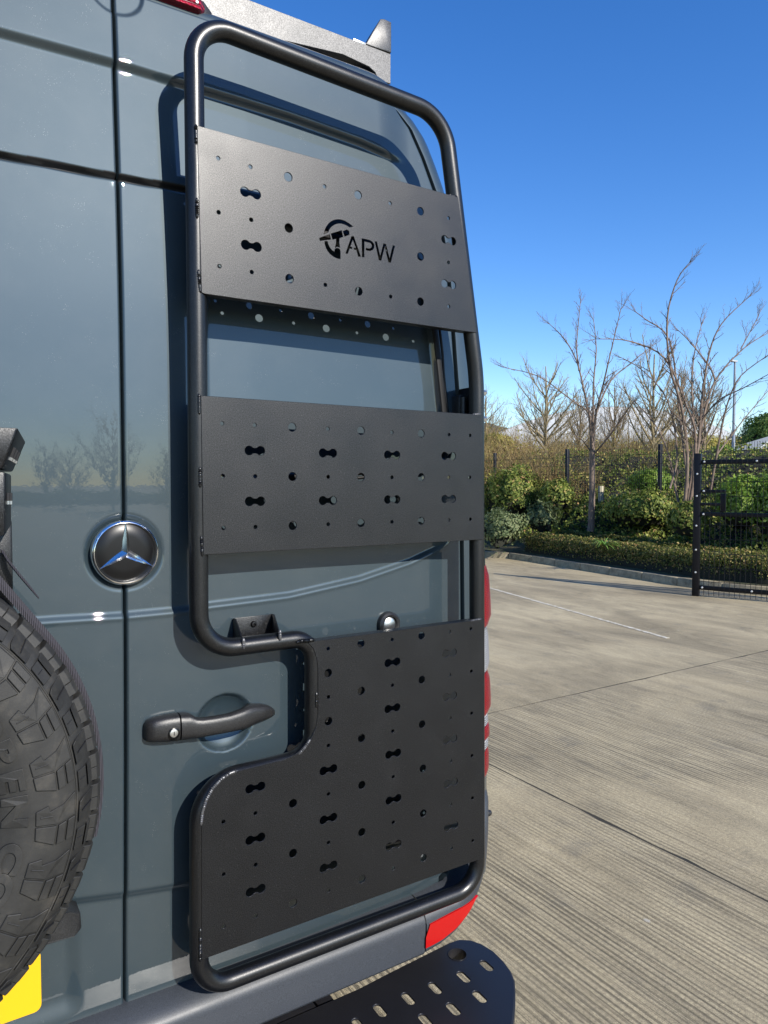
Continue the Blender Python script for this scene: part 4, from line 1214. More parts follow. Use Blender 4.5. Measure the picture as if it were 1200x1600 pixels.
# ================================================================== PLANTS
def leaf_mat(name, stops, rough=0.45, trans=0.25, gain=1.75):
    m = mat(name, stops[len(stops)//2][1], rough, spec=0.15); t = NT(m)
    at = t.n('Attribute'); at.attribute_name = 'rnd'
    c = t.ramp(at.outputs['Fac'], [(a, tuple(min(1, x * gain) for x in b)) for a, b in stops]); t.to(c, 'Base Color')
    tr = t.n('BsdfTranslucent'); t.l(t.mix(c, (0.25, 0.4, 0.02), 0.3), tr.inputs['Color'])
    mx = t.n('MixShader'); mx.inputs['Fac'].default_value = trans
    out = t.t.nodes['Material Output']
    t.l(t.b.outputs[0], mx.inputs[1]); t.l(tr.outputs[0], mx.inputs[2]); t.l(mx.outputs[0], out.inputs['Surface'])
    return m
M['hedge'] = leaf_mat('hedge_leaf', [(0.0, (0.022, 0.028, 0.008)), (0.35, (0.050, 0.058, 0.015)), (0.65, (0.095, 0.095, 0.026)), (0.85, (0.145, 0.118, 0.040)), (1.0, (0.20, 0.12, 0.055))], 0.45, 0.25, 2.0)
M['ivy'] = leaf_mat('ivy_leaf', [(0.0, (0.020, 0.028, 0.007)), (0.4, (0.048, 0.066, 0.014)), (0.75, (0.098, 0.115, 0.024)), (0.93, (0.17, 0.16, 0.045)), (1.0, (0.18, 0.10, 0.05))], 0.45, 0.25, 2.1)
M['laurel'] = leaf_mat('laurel_leaf', [(0.0, (0.030, 0.058, 0.008)), (0.4, (0.068, 0.115, 0.016)), (0.8, (0.130, 0.180, 0.030)), (1.0, (0.20, 0.24, 0.07))], 0.32)
M['bluegreen'] = leaf_mat('blue_green_leaf', [(0.0, (0.03, 0.042, 0.018)), (0.5, (0.065, 0.085, 0.038)), (1.0, (0.13, 0.14, 0.07))])
M['olive'] = leaf_mat('olive_leaf', [(0.0, (0.085, 0.075, 0.018)), (0.5, (0.16, 0.15, 0.034)), (1.0, (0.27, 0.21, 0.07))])
M['evergreen'] = leaf_mat('evergreen_leaf', [(0.0, (0.02, 0.04, 0.012)), (0.5, (0.05, 0.085, 0.022)), (1.0, (0.11, 0.14, 0.04))])
M['core'] = mat('dark_core', (0.012, 0.013, 0.007), 0.95)  # dark core added inside foliage against see-through, not modelled stems
def bark(name, a, b):
    m = mat(name, a, 0.85); t = NT(m); v = t.geo((1, 1, 0.35))
    t.to(t.ramp(t.noise(v, 22, 5, 0.7), [(0.3, a), (0.7, b)]), 'Base Color'); t.to(t.bump(t.noise(v, 60, 4, 0.7), 0.7, 0.01), 'Normal'); return m
M['bark'] = bark('grey_brown_bark', (0.075, 0.054, 0.040), (0.23, 0.168, 0.125))
M['bark_y'] = bark('olive_bark', (0.13, 0.103, 0.055), (0.33, 0.265, 0.15))
M['bark_far'] = bark('far_bark', (0.11, 0.082, 0.05), (0.24, 0.185, 0.115))

def leaf_mesh(name, P, N, size, m, seed=0, spread=0.8, asp=0.55):
    rg = np.random.default_rng(seed); n = len(P)
    nn = N + rg.normal(0, spread, (n, 3)); nn /= np.linalg.norm(nn, axis=1, keepdims=True) + 1e-9
    a = rg.normal(0, 1, (n, 3)); a -= nn * (a * nn).sum(1, keepdims=True); a /= np.linalg.norm(a, axis=1, keepdims=True) + 1e-9
    b = np.cross(nn, a)
    s = (size * rg.uniform(0.6, 1.35, n))[:, None]
    co = np.stack([P - a * s, P + b * s * asp + nn * s * 0.15, P + a * s, P - b * s * asp + nn * s * 0.15], 1).reshape(-1, 3)
    q = np.arange(n * 4).reshape(-1, 4)
    return np_mesh(name, co, q, m, False, None, rg.uniform(0, 1, n))

def lump(P, sc, seed):
    """cheap smooth 3-D noise, -1..1"""
    rg = np.random.default_rng(seed); v = np.zeros(len(P))
    for k in range(6):
        w = rg.normal(0, 1, 3) * sc * (1 + 0.6 * k); v += np.sin(P @ w + rg.uniform(0, 6.28)) / (1 + 0.35 * k)
    return v / 3.0

def shrub(name, c, r, n, size, m, seed, label, cat='shrub', group=None, spread=0.9, core=True, lumpy=0.22, stems=3):
    rg = np.random.default_rng(seed); c = np.array(c, float); r = np.array(r, float)
    t = thing(name, (c[0], c[1], c[2] - r[2] * 0.9), label, cat, group)
    d = rg.normal(0, 1, (n, 3)); d[:, 2] = np.where(d[:, 2] < -0.35, -d[:, 2], d[:, 2]); d /= np.linalg.norm(d, axis=1, keepdims=True)
    rad = (1 + lumpy * lump(d, 2.6, seed) + 0.10 * lump(d, 9.0, seed + 1)) * rg.beta(7, 1.3, n) * np.where(rg.random(n) < 0.06, 1.14, 1.0)
    P = c + d * rad[:, None] * r
    link_mesh('foliage', leaf_mesh('foliage', P, d, size, m, seed, spread), t)
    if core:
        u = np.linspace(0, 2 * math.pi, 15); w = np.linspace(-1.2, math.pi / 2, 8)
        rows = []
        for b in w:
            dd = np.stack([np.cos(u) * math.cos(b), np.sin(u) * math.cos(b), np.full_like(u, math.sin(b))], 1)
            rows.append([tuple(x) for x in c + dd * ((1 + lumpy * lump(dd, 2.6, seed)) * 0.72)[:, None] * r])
        mb = MB(); mb.grid(rows); mb.build('stems', M['core'], t)  # added dark shell that keeps the shrub from showing through
    return t

# ---- low clipped hedge along the kerb
hs = resample(kpts, 0.25); i0 = min(range(len(hs)), key=lambda i: (hs[i] - Vector((10.5, 9.9, 0))).length); i1 = min(range(len(hs)), key=lambda i: (hs[i] - Vector((14.0, 1.4, 0))).length)
line = [(hs[i], (hs[i + 1] - hs[i - 1]).normalized()) for i in range(i0, i1)]
def hedge_pts(n, seed, shrink=0.0):
    rg = np.random.default_rng(seed); L = len(line) - 1
    s = rg.uniform(0, L, n); i = s.astype(int); f = s - i
    pa = np.array([tuple(p) for p, _ in line]); ta = np.array([tuple(t) for _, t in line])
    p = pa[i] * (1 - f[:, None]) + pa[i + 1] * f[:, None]; t = ta[i]
    nb = np.stack([-t[:, 1], t[:, 0], np.zeros(n)], 1)
    w = rg.uniform(-0.15, math.pi * 1.0, n)
    ca, sa = np.cos(w), np.sin(w)
    e = 0.38
    hw, hh = 0.62, 0.40
    x = -np.sign(ca) * np.abs(ca) ** e * hw; z = np.sign(sa) * np.abs(sa) ** e * hh
    base = p + nb * (0.20 + hw + x)[:, None]; base[:, 2] = 0.14 + z
    nrm = nb * (-ca)[:, None]; nrm[:, 2] += sa
    k = (0.05 * lump(base, 2.2, 4) + rg.normal(0, 0.016, n)) * np.where(ca > 0.5, 0.35, 1.0) - shrink - np.where(ca > 0.5, 0.05 * (1 - np.clip(sa, 0, 1)), 0)
    base += nrm * k[:, None]
    return base, nrm
hedge = thing('hedge', (10.8, 6.5, 0.12), 'low clipped hedge running behind the kerb, its face in shade', 'hedge')
P, N = hedge_pts(46000, 2)
link_mesh('foliage', leaf_mesh('foliage', P, N, 0.021, M['hedge'], 6, 0.7, 0.6), hedge)
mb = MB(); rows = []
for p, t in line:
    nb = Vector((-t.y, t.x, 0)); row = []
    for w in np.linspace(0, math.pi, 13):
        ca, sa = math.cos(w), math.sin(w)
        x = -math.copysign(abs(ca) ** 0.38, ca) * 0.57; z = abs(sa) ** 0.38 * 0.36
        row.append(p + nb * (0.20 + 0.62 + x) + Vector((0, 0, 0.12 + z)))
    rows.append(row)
mb.grid(rows); mb.add(rows[0], [tuple(range(13))]); mb.add(rows[-1], [tuple(range(13))]); mb.build('stems', M['core'], hedge)  # added dark core filling the hedge, no separate stems

# ---- ivy and undergrowth on the bank (one mass)
kk = np.array([tuple(p) for p in ks])
def fan(f, dist):
    x = f * (len(ks) - 1); ii = np.clip(x.astype(int), 0, len(ks) - 2); fr = x - ii
    b = kk[ii] * (1 - fr[:, None]) + kk[ii + 1] * fr[:, None]
    ang = np.radians(64 - 88 * f)
    return np.stack([b[:, 0] + np.cos(ang) * dist, b[:, 1] + np.sin(ang) * dist, np.zeros(len(f))], 1)
def under_h(P, dist):
    """top of the undergrowth above the bank"""
    h = 0.34 + 0.34 * lump(P, 0.85, 5) + 0.20 * lump(P, 2.3, 6)
    h *= np.interp(dist, [1.1, 1.9, 3.2, 4.6, 6.5, 9], [0.15, 0.75, 1.55, 1.5, 1.0, 0.6])
    return bank_z(dist) + np.clip(h, 0.02, 1.3)
rg = np.random.default_rng(12); n = 110000
f = rg.uniform(0.10, 0.82, n); dist = 1.15 + rg.beta(1.1, 2.2, n) * 9.0
P = fan(f, dist); P[:, 2] = under_h(P, dist) - rg.gamma(1.0, 0.07, n) + 0.05
Nn = np.tile([-0.1, -0.5, 0.75], (n, 1))
iv = link_mesh('undergrowth', leaf_mesh('undergrowth', P, Nn, 0.036, M['ivy'], 3, 0.85, 0.65)); tag(iv, 'tangled ivy and low shrubs covering the bank behind the hedge', 'undergrowth', kind='stuff')
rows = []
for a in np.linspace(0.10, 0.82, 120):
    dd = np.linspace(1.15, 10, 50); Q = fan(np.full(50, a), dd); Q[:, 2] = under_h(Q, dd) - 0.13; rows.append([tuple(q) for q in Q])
mb = MB(); mb.grid(rows); o = mb.build('undergrowth_core', M['core']); tag(o, 'dark filler core added beneath the ivy on the bank', 'undergrowth', kind='stuff')  # added dark sheet filling the gaps under the leaves

def at_bank(px, depth):
    p = W(px, 755, depth); return p.x, p.y
def shrub_px(name, px, py_c, depth, wpx, hpx, dep_r, n, size, m, seed, label, **kw):
    c = W(px, py_c, depth); rx = wpx / 2 * depth / FPX; rz = hpx / 2 * depth / FPX
    return shrub(name, c, (max(rx, dep_r), max(rx, dep_r), rz), n, size, m, seed, label, **kw)
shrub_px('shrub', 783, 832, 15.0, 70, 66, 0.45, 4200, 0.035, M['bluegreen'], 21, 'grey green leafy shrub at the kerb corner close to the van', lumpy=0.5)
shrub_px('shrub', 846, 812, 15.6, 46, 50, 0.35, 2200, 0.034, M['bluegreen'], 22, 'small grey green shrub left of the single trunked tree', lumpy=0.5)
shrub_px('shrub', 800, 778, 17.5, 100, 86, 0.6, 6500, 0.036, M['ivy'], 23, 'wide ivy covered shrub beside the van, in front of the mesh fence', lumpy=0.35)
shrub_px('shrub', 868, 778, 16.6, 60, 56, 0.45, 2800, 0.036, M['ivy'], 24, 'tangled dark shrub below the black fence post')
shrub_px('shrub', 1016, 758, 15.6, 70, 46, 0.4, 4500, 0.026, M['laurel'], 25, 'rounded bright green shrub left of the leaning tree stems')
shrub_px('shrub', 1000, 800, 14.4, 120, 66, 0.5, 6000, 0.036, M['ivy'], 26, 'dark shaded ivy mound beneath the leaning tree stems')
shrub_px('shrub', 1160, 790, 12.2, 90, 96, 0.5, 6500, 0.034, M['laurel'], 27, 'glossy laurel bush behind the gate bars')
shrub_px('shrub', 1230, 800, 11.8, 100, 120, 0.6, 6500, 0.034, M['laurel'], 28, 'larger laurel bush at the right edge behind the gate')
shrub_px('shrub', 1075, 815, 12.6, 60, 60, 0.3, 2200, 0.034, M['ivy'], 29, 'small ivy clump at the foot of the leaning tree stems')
shrub_px('shrub', 1128, 722, 21.0, 44, 46, 0.5, 2600, 0.05, M['laurel'], 30, 'yellow green shrub in front of the pale hipped roof')
shrub_px('shrub', 772, 700, 27.0, 60, 50, 0.8, 2600, 0.06, M['olive'], 31, 'olive green bush behind the fence beside the van')

# ---- strap leaved plant in the hedge
agp = G(945, 868, 0.30)
sp = thing('strap_leaf_plant', agp, 'bright green strap leaved plant growing out of the hedge', 'plant')
rng = random.Random(17); c = W(944, 852, (agp - CP).x * ST + (agp - CP).y * CT - 0.05)
m_ = mat('strap_leaf', (0.13, 0.24, 0.035), 0.4)
for k in range(34):
    a = rng.uniform(0, 6.28); L = rng.uniform(0.22, 0.40); lift = rng.uniform(0.35, 1.2)
    d = Vector((math.cos(a), math.sin(a), 0)); side = Vector((-d.y, d.x, 0)); rows = []
    for i in range(6):
        t = i / 5; w = 0.011 * (1 - t ** 2.2) + 0.0006
        p = c + d * (L * t) + Vector((0, 0, L * (lift * t - (0.5 + lift * 0.35) * t * t)))
        rows.append([p - side * w, p + side * w + Vector((0, 0, 0.0))])
    mb = MB(); mb.grid(rows); mb.build('leaf', m_, sp, fix=False, angle=80)

# ---- trees
class Tree:
    def __init__(s, seed): s.r = random.Random(seed); s.trunk = MB(); s.br = MB(); s.count = 0
    def limb(s, path, r0, r1, k=6, trunk=False):
        n = len(path); rad = [r0 + (r1 - r0) * (i / (n - 1)) ** 0.8 for i in range(n)]
        (s.trunk if trunk else s.br).sweep(path, rad, k, cap=False)
    def twigs(s, path, r0, r1, L, lev, maxlev, every, spread=0.7, upb=0.25):
        """side shoots along a limb"""
        r = s.r; n = len(path); acc = r.uniform(0, every)
        for i in range(1, n):
            seg = path[i] - path[i - 1]; l = seg.length
            while acc < l:
                t = ((i - 1) + acc / l) / (n - 1)
                if t > 0.18:
                    d = seg.normalized(); side = Vector((r.gauss(0, 1), r.gauss(0, 1), r.gauss(0, 0.8)))
                    side = (side - d * side.dot(d)).normalized()
                    dirv = (d * 0.9 + side * spread + Vector((0, 0, upb))).normalized()
                    LL = L * r.uniform(0.45, 1.1) * (1.1 - 0.55 * t)
                    s.shoot(path[i - 1] + seg * (acc / l), dirv, LL, max(r1, (r0 + (r1 - r0) * t) * 0.55), lev, maxlev, every, spread, upb)
                acc += every * r.uniform(0.6, 1.4)
            acc -= l
    def shoot(s, p, d, L, rad, lev, maxlev, every, spread, upb):
        r = s.r; n = 4 if lev < maxlev else 3; pts = [p]; s.count += 1
        for i in range(n):
            d = (d + Vector((r.gauss(0, 0.16), r.gauss(0, 0.16), r.gauss(0, 0.12) + upb * 0.25))).normalized()
            pts.append(pts[-1] + d * (L / n))
        s.limb(pts, rad, max(rad * 0.35, 0.0018), 4 if lev < maxlev else 3)
        if lev < maxlev: s.twigs(pts, rad, rad * 0.35, L * 0.55, lev + 1, maxlev, every * 0.62, spread, upb)
    def smooth(s, P, n=4):
        out = []
        for i in range(len(P) - 1):
            a = P[max(i - 1, 0)]; b = P[i]; c = P[i + 1]; d = P[min(i + 2, len(P) - 1)]
            for j in range(n):
                t = j / n
                out.append(0.5 * ((2 * b) + (c - a) * t + (2 * a - 5 * b + 4 * c - d) * t * t + (3 * b - a - 3 * c + d) * t ** 3))
        out.append(P[-1]); return out
    def finish(s, t, m):
        s.trunk.build('trunk', m, t, fix=False, angle=80); s.br.build('crown', m, t, fix=False, angle=80)
def zb(x, y): return (740 + x / 2.609, 380 + y / 2.609)
def limb_px(T, pts, depth, dz, r0, r1, twigL, every, trunk=False, maxlev=3, k=6):
    P = []
    for i, (x, y) in enumerate(pts):
        px, py = zb(x, y); P.append(W(px, py, depth + dz * i / max(1, len(pts) - 1)))
    P = T.smooth(P); T.limb(P, r0, r1, k, trunk)
    if twigL:
        T.twigs(P, r0, r1, twigL, 1, maxlev, every)
        d = (P[-1] - P[-3]).normalized()
        for _ in range(3):
            q = (d + Vector((T.r.gauss(0, 0.35), T.r.gauss(0, 0.35), T.r.gauss(0.1, 0.3)))).normalized()
            T.shoot(P[-1], q, twigL * T.r.uniform(0.5, 0.9), r1 * 0.9, 2, maxlev, every * 0.6, 0.7, 0.25)
    return P
D1 = 14.6
b1 = W(*zb(478,1150), D1)
t1 = thing('bare_tree', b1, 'bare tree with one straight slim trunk behind the hedge', 'tree')
T = Tree(41)
limb_px(T, [(476,1175),(480,1140),(483,1000),(483,860),(485,720)], D1, 0, 0.078, 0.05, 0, 1, True, k=10)
for pts, dz, r in [([(485,860),(475,760),(468,690),(400,640),(270,545),(140,510)], -0.8, 0.028), ([(484,800),(470,700),(450,600),(420,480),(370,390),(310,330)], 0.9, 0.032), ([(486,800),(487,700),(490,560),(500,430),(490,320)], 0.2, 0.030),
                   ([(488,800),(500,690),(530,570),(560,440),(600,270)], -0.6, 0.030), ([(488,760),(505,680),(560,560),(640,490),(725,420)], 1.2, 0.028), ([(490,860),(550,790),(620,690),(650,650)], -1.0, 0.024), ([(430,520),(420,430),(425,350),(435,245)], 0.5, 0.018), ([(478,850),(445,805),(420,785)], -0.4, 0.016)]:
    limb_px(T, pts, D1, dz, r, 0.006, 0.44 if r > 0.017 else 0.2, 0.11)
T.finish(t1, M['bark'])
D2_ = 12.9
t2 = thing('bare_tree', W(*zb(868,1140), D2_), 'many stemmed bare tree leaning right behind the gate post', 'tree')
T = Tree(52)
for pts, dz, r, tr in [([(865,1150),(880,1000),(915,830),(935,720),(985,560),(1100,430),(1210,360)], 0.7, 0.042, True), ([(850,1150),(872,900),(850,680),(800,500),(790,300),(830,150),(880,80)], -0.7, 0.036, True), ([(858,1150),(822,1000),(800,880),(740,740),(600,590)], 1.0, 0.026, True),
                       ([(880,1120),(905,800),(862,650),(780,470),(640,400),(500,390)], -0.4, 0.030, True), ([(870,1140),(915,830),(930,640),(960,450),(1010,330),(1110,230)], -0.3, 0.032, True), ([(875,1000),(840,700),(800,400),(700,310),(660,280)], 0.4, 0.022, False),
                       ([(930,720),(1000,640),(1100,590),(1210,530)], -0.8, 0.02, False), ([(985,560),(960,500),(880,400),(840,360)], 0.3, 0.018, False), ([(965,1010),(1010,760),(1040,640),(1090,540),(1210,450)], -0.5, 0.022, True), ([(985,870),(1100,720),(1210,590)], 0.5, 0.018, False),
                       ([(800,1000),(830,860),(790,640),(690,520),(610,470)], 0.6, 0.02, False), ([(905,830),(890,600),(900,450),(930,330)], 0.8, 0.022, False), ([(1090,430),(1160,300)], 0.2, 0.012, False)]:
    limb_px(T, pts, D2_, dz, r, 0.006, 0.42, 0.115, tr)
T.finish(t2, M['bark'])

def generic_tree(seed, H, spread, nl, m, maxlev=3, every=0.205):
    T = Tree(seed); r = T.r
    th = H * 0.26; tp_ = [Vector((0, 0, -0.3)), Vector((0.03, 0, th * 0.5)), Vector((0.0, 0.04, th)), Vector((0.05, 0, H * 0.55)), Vector((0.02, 0.03, H * 0.80))]
    P = T.smooth(tp_); T.limb(P, 0.021 * H, 0.004 * H, 8, True)
    for k in range(nl):
        t = 0.24 + 0.62 * k / nl; a = k * 2.4 + r.uniform(-0.4, 0.4)
        p = P[min(int(t * (len(P) - 1)), len(P) - 1)]
        L = H * (0.52 - 0.32 * (t - 0.24)) * r.uniform(0.8, 1.1)
        d = Vector((math.cos(a) * spread, math.sin(a) * spread, 0.75 + 0.5 * t)).normalized(); pts = [p]
        for i in range(5):
            d = (d + Vector((r.gauss(0, 0.10), r.gauss(0, 0.10), 0.10))).normalized(); pts.append(pts[-1] + d * (L / 5))
        T.limb(pts, 0.0105 * H * (1.1 - t * 0.6), 0.0022 * H, 5); T.twigs(pts, 0.008 * H, 0.0016 * H, L * 0.5, 1, maxlev, every * H / 6, 0.75, 0.22)
    return T.trunk.mesh('trunk', m, fix=False, angle=80), T.br.mesh('crown', m, fix=False, angle=80)
GT = [generic_tree(61, 6.0, 0.75, 17, M['bark_y']), generic_tree(62, 6.0, 1.15, 22, M['bark_y']), generic_tree(63, 6.0, 0.6, 17, M['bark_far'])]
def put_tree(k, pos, H, rot, label, group=None):
    t = thing('bare_tree', pos, label, 'tree', group); s = H / 6.0
    for nm, me in zip(('trunk', 'crown'), GT[k]):
        o = bpy.data.objects.new(nm, me); COL.objects.link(o); o.parent = t
    t.scale = (s, s, s); t.rotation_euler = (0, 0, rot); return t
put_tree(1, W(852, 728, 24), 4.1, 0.4, 'bare spreading tree behind the fence, left of the single trunked tree')
put_tree(0, W(1021, 732, 22), 4.3, 1.9, 'bare upright tree behind the fence, between the two nearer trees')
put_tree(2, W(1100, 722, 30), 4.6, 2.7, 'hazy bare tree behind the leaning stems, nearest the tall lamp post')
put_tree(2, W(960, 722, 33), 4.2, 0.9, 'thin bare tree in front of the white curved roof')
put_tree(1, W(760, 715, 34), 3.6, 2.2, 'bare tree far off beside the van, partly hidden by it')
put_tree(0, W(1062, 715, 36), 5.2, 4.0, 'farthest bare tree behind the leaning stems')
put_tree(2, W(905, 722, 28), 3.2, 5.0, 'low bare tree right behind the fence post')

# ---- brown thicket beyond the fence (one mass of twigs)
def twig_mass(n, seed, pxr, depr, h, col):
    rg = np.random.default_rng(seed)
    px = rg.uniform(*pxr, n); dep = rg.uniform(*depr, n); lat = (px - 600) / FPX * dep
    X = lat * CT + dep * ST; Yw = -CAM_D - lat * ST + dep * CT
    z0 = np.interp(dep, [16, 19, 22, 25, 30, 50], [0.8, 1.3, 1.9, 2.2, 2.4, 2.6])
    hh = h * rg.uniform(0.45, 1.15, n) * (1 + 0.35 * np.sin(px * 0.031 + dep * 0.7) + 0.2 * np.sin(px * 0.11))
    hh *= np.interp(px, [1040, 1105, 1400], [1.0, 0.28, 0.28])
    lean = rg.normal(0, 0.35, (n, 2)); curl = rg.normal(0, 0.22, (n, 2)); rad = rg.uniform(0.004, 0.011, n)
    co = []; 
    for i in range(5):
        t = i / 4
        cx = X + (lean[:, 0] * t + curl[:, 0] * t * t) * hh; cy = Yw + (lean[:, 1] * t + curl[:, 1] * t * t) * hh; cz = z0 + hh * (t - 0.15 * t * t)
        rr = rad * (1 - 0.75 * t)
        for k in range(3):
            a = 2.094 * k; co.append(np.stack([cx + rr * math.cos(a), cy + rr * math.sin(a), cz], 1))
    co = np.stack(co, 1)                        # n, 15, 3
    q = []
    for i in range(4):
        for k in range(3): q.append([i*3 + k, i*3 + (k+1) % 3, (i+1)*3 + (k+1) % 3, (i+1)*3 + k])
    q = np.array(q)[None] + (np.arange(n) * 15)[:, None, None]
    return np_mesh('thicket', co.reshape(-1, 3), q.reshape(-1, 4), col, False, None, np.repeat(rg.uniform(0, 1, n), 12)), X, Yw, z0, hh
M['twig'] = leaf_mat('twig', [(0.0, (0.08, 0.053, 0.022)), (0.5, (0.20, 0.138, 0.058)), (1.0, (0.34, 0.245, 0.105))], 0.8, 0.05)
me, X, Yw, z0, hh = twig_mass(20000, 71, (600, 1400), (18, 46), 1.45, M['twig'])
th = link_mesh('thicket', me); tag(th, 'brown leafless thicket of twigs filling the bank beyond the fence', 'thicket', kind='stuff')
rg = np.random.default_rng(73); n = 26000; pick = rg.integers(0, len(X), n); t = rg.uniform(0.1, 0.85, n)
P = np.stack([X[pick] + rg.normal(0, 0.25, n), Yw[pick] + rg.normal(0, 0.25, n), z0[pick] + hh[pick] * t * 0.8], 1)
tl_ = link_mesh('thicket_leaves', leaf_mesh('thicket_leaves', P, np.tile([0, -0.5, 0.5], (n, 1)), 0.035, M['olive'], 74, 1.0)); tag(tl_, 'first olive spring leaves scattered through the brown thicket', 'leaves', kind='stuff')

# ================================================================== FENCE AND GATE
M['fence'] = mat('black_fence_coat', (0.006, 0.006, 0.008), 0.45, spec=0.25)
M['zinc'] = mat('gate_bolt', (0.7, 0.7, 0.68), 0.4, metal=0.6)
XF = 12.8
def fence_ground(y): return 0.56
fence = thing('mesh_fence', (XF, 9.5, 0.5), 'black welded mesh fence on the bank behind the hedge', 'fence')
pyy = UX(886, 740, XF).y
post_y = [pyy + k * 2.53 for k in range(-4, 7)]
mb = MB(); mb.box((XF - 0.035, pyy - 0.035, 0.35), (XF + 0.035, pyy + 0.035, 2.40)); p0 = mb.build('post', M['fence'], fence, bevel=0.008)
for y in post_y:
    if abs(y - pyy) > 0.1: copy_part(p0, fence, (XF, y, 0.35))
for a, b in zip(post_y[:-1], post_y[1:]):
    mb = MB(); y = a + 0.06
    while y < b - 0.05:
        mb.box((XF - 0.050, y - 0.0026, 0.50), (XF - 0.045, y + 0.0026, 2.36)); y += 0.05
    for z in np.arange(0.6, 2.32, 0.2): mb.box((XF - 0.058, a + 0.04, z - 0.004), (XF - 0.050, b - 0.04, z + 0.004))
    o = mb.build('mesh_panel', M['fence'], fence, smooth=False, fix=False); o['kind'] = 'stuff'

gb = G(1087, 931); gend = Vector((0.375, -0.927, 0)).normalized()
gate = thing('gate', gb, 'open black steel yard gate with wire bars and a boxed latch', 'gate')
def gp(s, z, off=0.0): return gb + gend * s + Vector((gend.y, -gend.x, 0)) * off + Vector((0, 0, z))
GH = 2.02
def gbar(name, s0, z0, s1, z1, w, m=None, d=0.05):
    nrm = Vector((gend.y, -gend.x, 0)) * (d / 2)
    P = [gp(s0, z0), gp(s1, z0), gp(s1, z1), gp(s0, z1)]
    mb = MB(); mb.prism([p - nrm for p in P], nrm * 2); return mb.build(name, m or M['fence'], gate, bevel=0.004)
gbar('gate_post', -0.045, 0.0, 0.045, GH, 0.09, d=0.08)
GL = 3.0
for z, h in ((GH - 0.155, 0.062), (1.14, 0.055), (0.095, 0.06)):
    gbar('rail', 0.05, z, GL, z + h, 0.06)
gbar('gate_post', GL, 0.05, GL + 0.07, GH, 0.07)
for s0, z0, s1, z1 in ((0.05, 1.465, 0.36, 1.51), (0.05, 1.285, 0.30, 1.325), (0.305, 1.20, 0.37, 1.46)):
    gbar('latch_box_bar', s0, z0, s1, z1, 0.05)
w0 = MB(); nrm = Vector((gend.y, -gend.x, 0))
w0.sweep([gp(0.11, 0.02, 0.03), gp(0.11, 1.985, 0.03)], 0.0034, 5)
wire0 = w0.build('wire_bar', M['fence'], gate, angle=80)
for k in range(1, 44): copy_part(wire0, gate, WL[wire0.name] + gend * (0.066 * k))
for z in np.arange(0.22, 1.9, 0.2):
    mb = MB(); mb.sweep([gp(0.05, z, 0.036), gp(GL, z, 0.036)], 0.0038, 5); mb.build('cross_wire', M['fence'], gate, angle=80)
mb = MB(); mb.lathe([(0.0, 0.012), (0.011, 0.009), (0.014, 0.0), (0.014, -0.01)], gp(0.0, 1.73, 0.042), (gend.y, -gend.x, 0), 12)
bolt0 = mb.build('bolt', M['zinc'], gate)
for s, z in ((0.0, 1.42), (0.0, 1.0), (0.0, 0.66), (0.0, 0.34), (0.09, 1.90), (0.09, 1.49), (0.09, 1.165), (0.09, 0.13), (0.75, 1.90), (0.72, 0.13), (1.4, 1.90)):
    copy_part(bolt0, gate, WL[bolt0.name] + (gp(s, z) - gp(0.0, 1.73)))
# wooden marker stub among the ivy
sb = W(939, 772, 16.2)
mb = MB(); mb.lathe([(0.0, 0.34), (0.055, 0.34), (0.062, 0.33), (0.062, -0.3)], sb - Vector((0, 0, 0.16)), (0, 0, 1), 14)
st = mb.build('wooden_stub', mat('weathered_wood', (0.42, 0.38, 0.27), 0.85)); tag(st, 'short pale wooden stub standing in the ivy', 'post')

# ================================================================== FAR THINGS
# white hall with a curved roof
hall = thing('white_hall', F(38, 130, 2), 'large white hall with a curved roof far behind the trees', 'building')
def HF(l, d, z): return F(l, d, z)
cl, hw_, zr, ze = 41.0, 30.0, 15.2, 5.5
arc = []
for k in range(25):
    t = -1 + 2 * k / 24; arc.append((cl + hw_ * t, ze + (zr - ze) * (1 - abs(t) ** 2)))
mb = MB(); mb.grid([[HF(l, 129.02, z) for l, z in arc], [HF(l, 200, z) for l, z in arc]]); mb.build('roof', mat('white_roof', (0.50, 0.52, 0.55), 0.5), hall)
mat_clad = mat('white_cladding', (0.44, 0.46, 0.49), 0.55)
for k in range(24):
    (l0, za), (l1, zb_) = arc[k], arc[k + 1]
    mb = MB(); mb.prism([HF(l0 + 0.03, 129, 1), HF(l1 - 0.03, 129, 1), HF(l1 - 0.03, 129, zb_ - 0.05), HF(l0 + 0.03, 129, za - 0.05)], HF(0, 0.3, 0) - HF(0, 0, 0)); mb.build('cladding_panel', mat_clad, hall, smooth=False)
for k in range(4):
    mb = MB(); l = cl - 11 + 7 * k; mb.prism([HF(l, 128.8, 7.5), HF(l + 4.5, 128.8, 7.5), HF(l + 4.5, 128.8, 9.0), HF(l, 128.8, 9.0)], HF(0, 0.15, 0) - HF(0, 0, 0)); mb.build('window', mat('hall_glass', (0.10, 0.13, 0.16), 0.15), hall, smooth=False)

